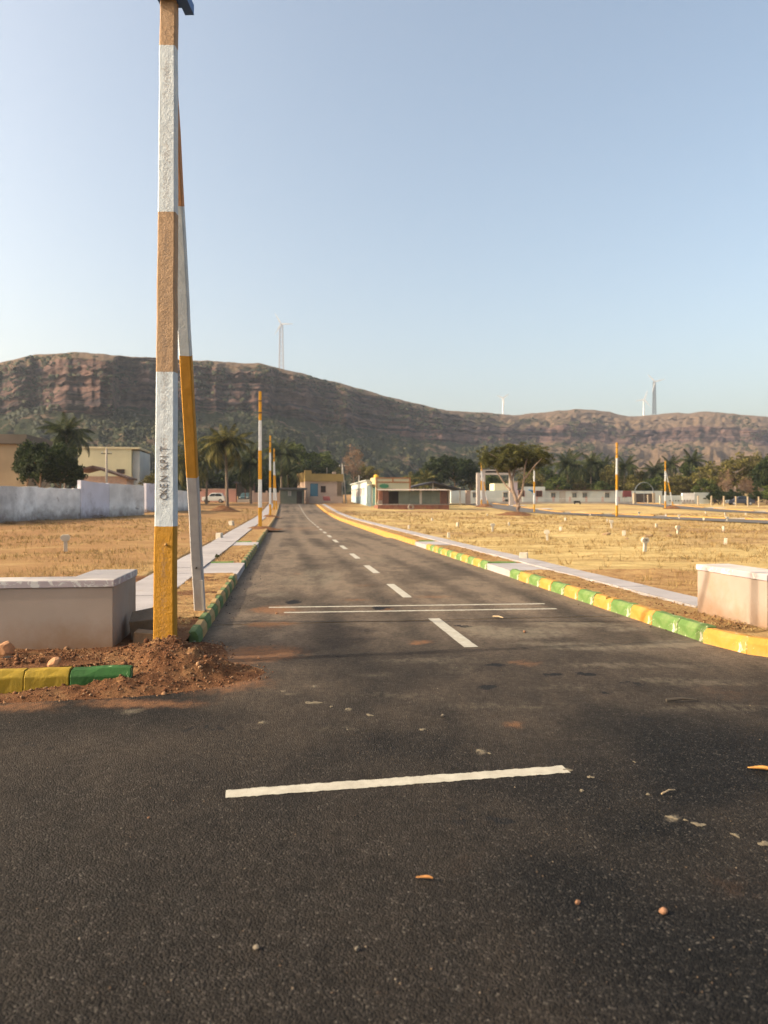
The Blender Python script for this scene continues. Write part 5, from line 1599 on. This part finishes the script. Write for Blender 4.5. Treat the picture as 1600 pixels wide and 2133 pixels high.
def limb_mesh(seed, h, r, spread, nb=6, twigs=4, start=.35, fork=None):
    """trunk with limbs reaching into the crown; unit crown centre at height h"""
    rnd = random.Random(seed); m = MB()
    top = Vector((rnd.uniform(-.1, .1) * spread, rnd.uniform(-.1, .1) * spread, h))
    pts = [Vector((0, 0, -.3)), Vector((0, 0, .05)), Vector((rnd.uniform(-.06, .06) * h, rnd.uniform(-.06, .06) * h, h * .45)), top]
    m.tube(pts, [r * 1.35, r * 1.1, r * .8, r * .35], 8)
    for i in range(nb):
        t = start + (1 - start) * (i + .5) / nb
        p0 = pts[1].lerp(pts[2], min(1, t / .45)) if t < .45 else pts[2].lerp(pts[3], (t - .45) / .55)
        a = 2.4 * i + rnd.uniform(-.4, .4); L_ = spread * rnd.uniform(.55, .9)
        d = Vector((math.cos(a), math.sin(a), rnd.uniform(.5, 1.1))).normalized()
        p1 = p0 + d * L_ * .5 + Vector((0, 0, .05 * L_)); p2 = p0 + d * L_ + Vector((0, 0, .12 * L_))
        m.tube([p0, p1, p2], [r * .5, r * .32, r * .1], 6)
        for k in range(twigs):
            q0 = p0.lerp(p2, rnd.uniform(.4, .95)); dd = (d + Vector((rnd.uniform(-.9, .9), rnd.uniform(-.9, .9), rnd.uniform(-.2, .8)))).normalized()
            m.tube([q0, q0 + dd * L_ * rnd.uniform(.2, .45)], [r * .16, r * .05], 4)
    return m

L_dark = leafmat('dark_leaf', (0.010, 0.021, 0.007), (0.028, 0.046, 0.012), (0.062, 0.078, 0.020))
L_green = leafmat('green_leaf', (0.026, 0.045, 0.010), (0.072, 0.10, 0.022), (0.15, 0.165, 0.04))
L_olive = leafmat('olive_leaf', (0.055, 0.055, 0.014), (0.145, 0.13, 0.035), (0.24, 0.20, 0.06))
L_neem = leafmat('neem_leaf', (0.034, 0.042, 0.010), (0.095, 0.098, 0.024), (0.19, 0.17, 0.045))
L_dry = leafmat('dry_twig_leaf', (0.16, 0.10, 0.065), (0.24, 0.155, 0.10), (0.31, 0.21, 0.13))
L_palm = leafmat('palm_leaf', (0.020, 0.027, 0.008), (0.07, 0.072, 0.017), (0.21, 0.17, 0.04), .3)
L_pdark = leafmat('dark_palm_leaf', (0.010, 0.020, 0.007), (0.032, 0.046, 0.012), (0.085, 0.09, 0.024), .3)

crowns = {}
for nm, m, n, cl, lf, sh, fl in (('dark', L_dark, 5200, 70, .075, .35, .2), ('green', L_green, 4800, 60, .075, .4, .2), ('olive', L_olive, 3800, 60, .07, .4, .1), ('neem', L_neem, 4200, 60, .060, .25, .05), ('dry', L_dry, 1900, 60, .05, .3, .1)):
    crowns[nm] = []
    for i in range(1 if nm == 'neem' else 2):
        me = crown_mesh('crown', 50 + i * 7 + len(nm), n, cl, lf, sh, fl); me.materials.append(m); crowns[nm].append(me)
cnt = 0
def tree(kind, px, d, ytop, ybot, wpx, label, group=None, trunk=None, bk=None, ry=None, base_off=0.08, name=None):
    """ybot = lower edge of the crown in the photograph"""
    global cnt; cnt += 1
    b0 = at(px, d, base_off); kk = d / F
    zt = EYE - (ytop - HOR) * kk - b0.z; zb = EYE - (ybot - HOR) * kk - b0.z
    rx = wpx / 2 * kk; rz_ = max(.4, (zt - zb) / 2); zc = (zt + zb) / 2
    r_ = thing(name or {'dry': 'bare_tree'}.get(kind, 'leafy_tree'), b0, random.uniform(0, 6.28), label, 'tree', group)
    limb_mesh(cnt, zc, trunk or max(.07, .045 * rx + .05), rx * .8, 6 if kind != 'dry' else 12, 4).build('trunk', bk or bark, r_)
    c = link('crown', crowns[kind][cnt % len(crowns[kind])], None, r_)
    c.location = (0, 0, zc); c.scale = (rx, ry or rx * .9, rz_); c.rotation_euler = (0, 0, random.uniform(0, 6.28))
    return r_

# broad tree standing in the field
b0 = at(1075, 75, .1)
t = thing('field_tree', b0, 0, 'broad spreading tree with pale forked trunk alone in the dry field', 'tree')
k75 = 75 / F
tb = MB()
def tp(px, py, y): return Vector(((px - 1075) * k75, y, EYE - (py - HOR) * k75 - b0.z))
tb.tube([tp(1077, 1083, 0), tp(1077, 1070, 0), tp(1080, 1055, 0), tp(1076, 1040, 0)], [.36, .28, .24, .22], 10)
for pl_, rr_ in (([(1076, 1042, 0), (1068, 1020, .1), (1066, 1000, .2), (1060, 975, .3), (1050, 950, .4)], [.2, .17, .15, .11, .05]),
                 ([(1078, 1044, 0), (1087, 1025, -.2), (1090, 1000, -.3), (1092, 970, -.5), (1100, 945, -.4)], [.17, .13, .10, .08, .04]),
                 ([(1070, 1028, .1), (1055, 1010, .6), (1040, 985, .9), (1025, 955, 1.1)], [.13, .10, .07, .04]),
                 ([(1066, 1000, .2), (1080, 970, 1.0), (1085, 940, 1.4)], [.12, .08, .04]),
                 ([(1090, 1000, -.3), (1110, 970, -1.1), (1130, 950, -1.2)], [.09, .07, .03]),
                 ([(1060, 975, .3), (1035, 955, -.8), (1015, 945, -1.0)], [.09, .06, .03])):
    tb.tube([tp(*q) for q in pl_], rr_, 8)
tb.build('trunk', palebark, t)
for (px, py, y, rx, rz_, i) in ((1070, 950, 0, 46, 30, 0), (1026, 952, .6, 34, 26, 1), (1118, 950, -.5, 34, 24, 2), (1078, 938, 1.0, 44, 20, 3), (1040, 966, -1.0, 30, 24, 4), (1098, 968, .8, 34, 24, 5), (1012, 962, -.6, 22, 22, 6), (1128, 962, .3, 22, 18, 7), (1060, 972, 1.3, 30, 18, 8)):
    c = link('crown', crowns['neem'][0], None, t); c.location = tp(px, py, y); c.scale = (rx * k75, rx * k75 * .9, rz_ * k75); c.rotation_euler = (0, 0, i * 1.3)
ring(1072, 74.6, 2.7, .36, 'low mound of red soil around the broad field tree')

# young tree outside the frame whose crown shades the road by the double line
yt = thing('young_tree', (-6.2, 6.95, .10), 0, 'young leafy tree standing in the plot behind the corner wall', 'tree')
limb_mesh(99, 2.55, .045, .6, 6, 3).build('trunk', bark, yt)
for i, (dx, dy, dz, r_, rz_) in enumerate(((0, 0, 2.62, .62, .34), (.05, -.3, 2.55, .5, .32), (0, .42, 2.62, .5, .28), (.1, .1, 2.6, .6, .3), (-.1, -.1, 2.64, .6, .32), (.05, .25, 2.55, .5, .28), (-.05, -.42, 2.6, .42, .28), (.1, 0, 2.25, .6, .36), (.0, .3, 2.3, .55, .34), (.05, -.28, 2.3, .5, .3), (.3, 0, 2.5, .6, .34))):
    c = link('crown', crowns['dark'][i % 2], None, yt); c.location = (dx, dy, dz); c.scale = (.5, r_, rz_); c.rotation_euler = (0, 0, 0)

# coconut palms
def frond_mesh(seed, droop):
    rnd = random.Random(seed); m = MB()
    n = 16; pts = []
    for i in range(n + 1):
        t = i / n
        a = .75 - droop * t - .25 * droop * t * t
        pts.append((t, a))
    P = [Vector((0, 0, 0))]
    for i in range(1, n + 1):
        a = pts[i][1]; P.append(P[-1] + Vector((math.cos(a), 0, math.sin(a))) / n)
    m.tube(P, [.016 * (1 - .8 * i / n) for i in range(n + 1)], 4)
    for i in range(46):
        t = .10 + .88 * i / 46; k = t * n; j = min(n - 1, int(k)); p = P[j].lerp(P[j + 1], k - j); tan = (P[j + 1] - P[j]).normalized()
        L_ = .25 * math.sin(math.pi * min(1, t * .75 + .22)) ** .8 * rnd.uniform(.85, 1.1)
        for s in (-1, 1):
            d = (Vector((0, s, 0)) * .8 + tan * .55 + Vector((0, 0, -.55 - .3 * rnd.random()))).normalized()
            w = tan * .011
            e = p + d * L_ + Vector((0, 0, -.05 * L_))
            mid = p + d * L_ * .5
            m.add([p - w * .4, p + w * .6, mid + w * .9, mid - w * .6, e], [(0, 1, 2, 3), (3, 2, 4)])
    return m.mesh('frond')
fr = {}
for key, mt in (('light', L_palm), ('dark', L_pdark)):
    fr[key] = []
    for i, dp in enumerate((.7, 1.15, 1.7, 2.2)):
        me = frond_mesh(i, dp); me.materials.append(mt); fr[key].append(me)
pc = 0
def palm(px, d, ycrown, rpx, label, kind='dark', lean=0.0, group='coconut palms', nfr=26, base_off=.08):
    global pc; pc += 1
    rnd = random.Random(pc * 13)
    b0 = at(px - lean, d, base_off); kk = d / F
    zc = EYE - (ycrown - HOR) * kk - b0.z; lx = lean * kk
    r_ = thing('coconut_palm', b0, 0, label, 'palm tree', group)
    MB().tube([(0, 0, -.3), (lx * .1, 0, .15), (lx * .35, 0, zc * .4), (lx * .75, .05, zc * .75), (lx, 0, zc)], [.30, .20, .15, .13, .11], 8).build('trunk', palm_bark, r_)
    R_ = rpx * kk * 1.25
    for i in range(nfr):
        el = i / (nfr - 1)                       # 0 upright .. 1 hanging
        o = link('frond', fr[kind][min(3, int(el * 4))], None, r_)
        s_ = R_ * (.8 + .25 * rnd.random()) * (.75 + .3 * min(1, el * 2))
        o.scale = (s_, s_, s_); o.location = (lx, 0, zc - .1 * el)
        o.rotation_euler = (0, R(-42 + 92 * el ** .9 + rnd.uniform(-12, 12)), 2.4 * i + rnd.uniform(-.3, .3))
    return r_
palm(470, 76, 928, 58, 'tall coconut palm on a small mound beside the white hatchback', 'light', -4, None, 34)
ring(466, 76, 1.8, .5, 'small brown soil mound at the foot of the tall coconut palm')
palm(398, 96, 962, 62, 'coconut palm partly behind the leaning strut pole', 'light', 4, None, 22)
palm(432, 104, 950, 50, 'dark coconut palm between strut pole and tall palm', 'dark', 2, None)
palm(520, 106, 968, 55, 'dark coconut palm beside the open carport', 'dark', -3, None)
palm(586, 118, 945, 48, 'slender dark coconut palm behind the sheet shed', 'dark', 0, None)
palm(600, 122, 985, 44, 'short dark coconut palm crowding the sheet shed roof', 'dark', 0, None, 16)
palm(138, 82, 905, 60, 'coconut palm rising behind the compound wall near the beige house', 'dark', 3, None)
PL = ['full coconut palm behind the long white building, nearest the broad field tree', 'dark coconut palm in the tight cluster behind the long white building', 'dark coconut palm in the tight cluster behind the long white building', 'coconut palm next to the tall yellowish olive tree', 'coconut palm leaning over the arched gateway', 'small distant coconut palm above the strutted pole by the arched gate', 'coconut palm standing tall above the wall with round vents', 'dark coconut palm in the tight cluster behind the long white building']
for i, (px, d, yc, rp, kd) in enumerate([(1184, 138, 970, 42, 'dark'), (1232, 142, 968, 36, 'dark'), (1258, 150, 972, 34, 'dark'), (1302, 146, 972, 34, 'dark'), (1365, 146, 985, 36, 'dark'), (1396, 152, 968, 26, 'dark'), (1442, 152, 962, 34, 'dark'), (1212, 148, 985, 30, 'dark')]):
    palm(px, d, yc, rp, PL[i], kd, random.uniform(-4, 4), 'palms behind the long white building', 24)
palm(886, 134, 1000, 32, 'small yellowish coconut palm behind the gabled shed', 'light', 0, None, 16)
palm(985, 140, 1000, 26, 'small coconut palm behind the pink gate pillar', 'light', 0, None, 16)

# leafy trees behind the plots
T_ = 'dark leafy tree in the grove behind the coconut palms and carport'
for px, d, yt_, yb, w in ((415, 124, 975, 1045, 80), (455, 126, 985, 1045, 80), (500, 128, 970, 1045, 90), (548, 128, 968, 1045, 80), (585, 130, 985, 1045, 60)):
    tree('dark', px, d, yt_, yb, w, {415: 'dark leafy tree behind the palm next to the strut pole', 455: 'dark leafy tree behind the tall coconut palm trunk', 500: 'dark leafy tree directly above the open carport roof', 548: 'dark leafy tree behind the low pink wall beside carport', 585: 'dark leafy tree behind the sheet shed'}[px], 'trees behind the carport')
tree('green', 625, 150, 928, 1005, 80, 'large green tree behind the sheet shed', None)
tree('green', 672, 158, 938, 1000, 70, 'green tree with lit crown behind the pink house', None)
tree('dark', 650, 140, 958, 1010, 110, 'dense dark tree right behind the pink house roof', None)
tree('dark', 605, 138, 958, 1030, 70, 'dense dark tree behind the slender palm', None)
tree('dry', 735, 150, 922, 1000, 58, 'leafless brown tree between the pink house and yellow building', None)
tree('olive', 765, 160, 965, 1010, 60, 'pale olive bush tree behind the white wing', None)
G2 = 'dark green tree in the clump behind the gabled shed'
for px, d, yt_, yb, w in ((910, 136, 950, 1018, 60), (945, 138, 942, 1015, 66), (978, 140, 955, 1020, 60), (880, 142, 970, 1020, 40)):
    tree('dark', px, d, yt_, yb, w, {910: 'dark green tree rising above the gabled shed peak', 945: 'tallest dark green tree in the clump behind the gabled shed', 978: 'dark green tree between the gabled shed and the gate frame', 880: 'small dark green tree between yellow building and gabled shed'}[px], 'trees behind the gabled shed')
tree('olive', 1025, 150, 995, 1030, 70, 'olive bush tree behind the entrance gate frame', None)
tree('green', 1130, 150, 968, 1030, 60, 'green tree behind the broad field tree', None)
for px, d, yt_, yb, w, kd in ((1205, 156, 975, 1040, 90, 'dark'), (1245, 156, 980, 1040, 80, 'dark'), (1165, 158, 985, 1040, 80, 'dark'), (1310, 158, 985, 1040, 80, 'dark'), (1350, 158, 1000, 1042, 90, 'dark')):
    tree(kd, px, d, yt_, yb, w, {1205: 'low dark tree inside the tight palm cluster', 1245: 'low dark tree between palm cluster and yellowish olive tree', 1165: 'low dark tree behind the full palm by the field tree', 1310: 'low dark tree behind the maroon notice board', 1350: 'low dark tree behind the arched gateway'}[px], 'dark trees among the palms')
tree('olive', 1272, 140, 958, 1040, 46, 'tall yellowish olive tree behind the free-standing banded pole', None)
tree('olive', 1330, 150, 975, 1035, 60, 'rounded olive tree behind the arched gate', None)
OL = 'olive scrub tree in the thicket behind the concrete fence posts'
for px, d, yt_, yb, w, kd in ((1405, 138, 985, 1042, 70, 'olive'), (1450, 140, 978, 1042, 80, 'olive'), (1490, 136, 958, 1040, 90, 'olive'), (1535, 134, 945, 1020, 90, 'olive'), (1570, 136, 940, 1010, 70, 'olive'), (1470, 132, 1000, 1046, 60, 'green'), (1640, 130, 945, 1040, 90, 'olive'), (1700, 130, 950, 1040, 90, 'green')):
    tree(kd, px, d, yt_, yb, w, {1405: 'olive scrub tree above the wall with round vents', 1470: 'low green bush where the vented wall meets fence posts', 1570: 'pale olive tree next to the dense dark tree', 1535: 'tallest olive tree behind the parked dark saloon'}.get(px, OL), 'thicket behind the fence posts', bk=palebark)
tree('dark', 1597, 122, 938, 1046, 62, 'dense dark green tree at the end of the fence post row', None)
tree('green', 1605, 118, 1012, 1046, 40, 'low bright green bush beside the dense dark tree', None)
for px in (1512, 1552, 1560, 1572):
    tree('dry', px, 126, 975 + (px % 7) * 3, 1035, 34, 'thin bare sapling in front of the olive thicket', 'bare saplings', bk=palebark)
for px, d, w, yt_ in ((1505, 124, 40, 1020), (1530, 124, 44, 1018), (1490, 125, 36, 1024), (1575, 120, 46, 1022)):
    tree('dark', px, d, yt_, 1048, w, 'low dark bush behind the parked dark saloon', 'bushes behind the saloon')
for i, (px, d, yt_, yb, w, kd) in enumerate(((1160, 137, 990, 1042, 60, 'green'), (1208, 139, 998, 1042, 70, 'olive'), (1250, 137, 1000, 1042, 56, 'green'), (1318, 138, 992, 1042, 50, 'olive'), (1372, 140, 990, 1042, 60, 'green'), (1430, 146, 972, 1040, 60, 'green'), (1020, 146, 985, 1040, 60, 'green'), (860, 150, 985, 1030, 50, 'olive'), (1110, 146, 975, 1035, 60, 'olive'), (700, 150, 975, 1030, 40, 'olive'))):
    tree(kd, px, d, yt_, yb, w, ['green bush tree behind the hooded windows near the field tree', 'olive bush tree behind the middle windows of the long white building', 'green bush tree below the clustered palms', 'olive bush tree beside the maroon notice board', 'green bush tree behind the strutted pole by arched gate', 'tall green tree behind the wall with round vents', 'green tree seen through the entrance gate frame', 'olive bush beside the white and yellow building', 'olive tree behind the lilac gate pillar', 'olive bush behind the slim utility pole'][i], None)
# left, behind the compound wall
for px, d, yt_, yb, w in ((85, 64, 908, 1020, 92), (125, 66, 918, 1025, 84), (60, 65, 922, 1025, 70), (150, 70, 955, 1022, 60)):
    tree('dark', px, d, yt_, yb, w, {85: 'dense dark tree, tallest behind the compound wall by the beige house', 125: 'dense dark tree below the palm behind the compound wall', 60: 'dense dark tree touching the beige house wall', 150: 'low dark tree beside the brown sloping shed roof'}[px], 'trees behind the compound wall')
tree('olive', 320, 92, 985, 1020, 50, 'olive bush above the lilac bay of the compound wall', None)
tree('dark', 405, 84, 1005, 1035, 30, 'small dark bush at the end of the compound wall', None)
tree('green', 350, 100, 960, 1030, 70, 'leafy tree hidden behind the tall banded pole', None)
# bush growing through the compound wall and small weeds
def weed(px, py, w, h, label, kind='dark', z=.11, group=None):
    p_ = place_px(px, py, z); kk = p_.y / F
    r_ = thing('leafy_weed', p_, 0, label, 'weed', group)
    c = link('foliage', crowns[kind][0], None, r_); c.location = (0, 0, h * kk * .45); c.scale = (w / 2 * kk, w / 2 * kk, h * kk * .5)
    MB().tube([(0, 0, -.05), (0, 0, h * kk * .6)], [.02, .01], 5).build('stem', bark, r_)
for px_, py_ in ((20, 1092), (75, 1090), (205, 1080), (255, 1074), (300, 1069), (345, 1068)):
    weed(px_, py_, 40, 9, 'low brown weeds along the foot of the compound wall', 'dry', group='weeds along the wall')
weed(122, 1078, 30, 24, 'small dark shrub sprouting at the compound wall foot')
weed(378, 1052, 34, 14, 'low dark weed at the wall behind the strut', 'dark')
weed(452, 1162, 9, 8, 'small green weed at the footpath edge', 'green', .15)
weed(1270, 1250, 14, 7, 'small green weed in the planted bed by the painted kerb', 'green', .13)

# dry grass over the plots, one mass
def grass_mass():
    rs = np.random.RandomState(8)
    P = []; Fc = []
    def tuft(x, y, z, h, nb, sp):
        th = rs.rand(nb) * 6.283; r0 = rs.rand(nb) * sp
        bx = x + r0 * np.cos(th); by = y + r0 * np.sin(th)
        le = rs.uniform(.12, 1.0, nb) ** 1.5 * h; lean = rs.uniform(.3, 1.0, nb) * h * .8
        a2 = th + rs.normal(0, .8, nb)
        w = .0022 + .00035 * y
        px_, py_ = -np.sin(a2) * w, np.cos(a2) * w
        k = len(P)
        for i in range(nb):
            P.append((bx[i] - px_[i], by[i] - py_[i], z)); P.append((bx[i] + px_[i], by[i] + py_[i], z))
            P.append((bx[i] + lean[i] * math.cos(a2[i]), by[i] + lean[i] * math.sin(a2[i]), z + le[i]))
            Fc.append((k + 3 * i, k + 3 * i + 1, k + 3 * i + 2))
    n = 34000
    Y = 8.5 + 75 * rs.rand(n) ** 1.7
    X = rs.uniform(-.56, .56, n) * Y
    U = X * EU[0] + Y * EU[1]; V = X * EV[0] + Y * EV[1]
    Z = gz(X, Y) + FIELD
    dens = fbm(X * .5, Y * .5, 77, 4)
    ok = ((U < -2.62) | (U > 5.85)) & (V > 7.6) & ~((U > 29.8) & (U < 38)) & ~((U > 56) & (U < 64.5))
    ok &= (dens * 1.6 - .3 + rs.rand(n) * .25) > .55
    ok &= ~((X < -.2 * Y) & (Y > 52))
    for x, y, z in zip(X[ok], Y[ok], Z[ok]): tuft(x, y, z - .02, rs.uniform(.05, .16) + .001 * y, 7, .10)
    # taller straw tufts
    m = 700
    Y = 9.5 + 30 * rs.rand(m) ** 1.5; X = rs.uniform(-.55, .56, m) * Y
    U = X * EU[0] + Y * EU[1]
    ok = ((U < -2.7) & (fbm(X * .3, Y * .3, 79, 3) > .5)) | ((U > 5.95) & (fbm(X * .3, Y * .3, 79, 3) > .42))
    for x, y in zip(X[ok], Y[ok]): tuft(x, y, float(gz(x, y)) + FIELD - .02, rs.uniform(.15, .34), 14, .07)
    me = bpy.data.meshes.new('dry_grass'); fast_mesh(me, np.array(P), np.array(Fc), smooth=False)
    return me
straw = leafmat('straw', (0.20, 0.125, 0.05), (0.36, 0.24, 0.09), (0.48, 0.35, 0.155), .2)
tag(link('dry_grass', grass_mass(), straw), 'short dry straw grass covering the empty plots', 'grass', kind='stuff')

# litter of chaff and crumbs in the planted beds
def litter():
    rs = np.random.RandomState(18); P = []; Fc = []
    for _ in range(9000):
        if rs.rand() < .5: u = rs.uniform(-1.72, -1.06); v_ = 8.2 + 26 * rs.rand() ** 1.6; cr = XL
        else: u = rs.uniform(4.58, 5.28); v_ = 7.0 + 27 * rs.rand() ** 1.6; cr = XR
        if any(a - .1 < v_ < b + .1 for a, b in cr) : continue
        if u > 4 and v_ < 8.1 and ((u - (KR + 1.5)) ** 2 + (v_ - 7.5) ** 2) > 1.3 ** 2: continue
        x, y = uv(u, v_); z = float(gz(x, y)) + .135 + .018 * rs.rand()
        L_ = rs.uniform(.012, .05); a = rs.rand() * 6.28; w = .003 + .005 * rs.rand(); t = rs.uniform(-.5, .5)
        dx, dy = math.cos(a) * L_, math.sin(a) * L_; wx, wy = -math.sin(a) * w, math.cos(a) * w
        k = len(P)
        P += [(x - dx - wx, y - dy - wy, z), (x - dx + wx, y - dy + wy, z), (x + dx, y + dy, z + abs(t) * L_ + .008)]
        Fc.append((k, k + 1, k + 2))
    me = bpy.data.meshes.new('bed_litter'); fast_mesh(me, np.array(P), np.array(Fc), smooth=False)
    return me
tag(link('bed_litter', litter(), straw), 'dry chaff and leaf litter lying in the roadside beds', 'litter', kind='stuff')
rs = np.random.RandomState(28); pts = []
for _ in range(2600):
    if rs.rand() < .5: u = rs.uniform(-1.72, -1.06); v_ = 7.8 + 12 * rs.rand() ** 1.6
    else: u = rs.uniform(4.6, 5.28); v_ = 7.2 + 14 * rs.rand() ** 1.6
    if 13.85 < v_ < 16.6 or (u > 4 and v_ < 8.1 and ((u - (KR + 1.5)) ** 2 + (v_ - 7.5) ** 2) > 1.3 ** 2): continue
    x, y = uv(u, v_); s = .004 + .018 * rs.rand() ** 3
    pts.append((x, y, float(gz(x, y)) + .13 + s * .3, s))
tag(lumps('bed_gravel', pts, clod_m, None, 5), 'soil crumbs lying in the roadside beds', 'gravel', kind='stuff')
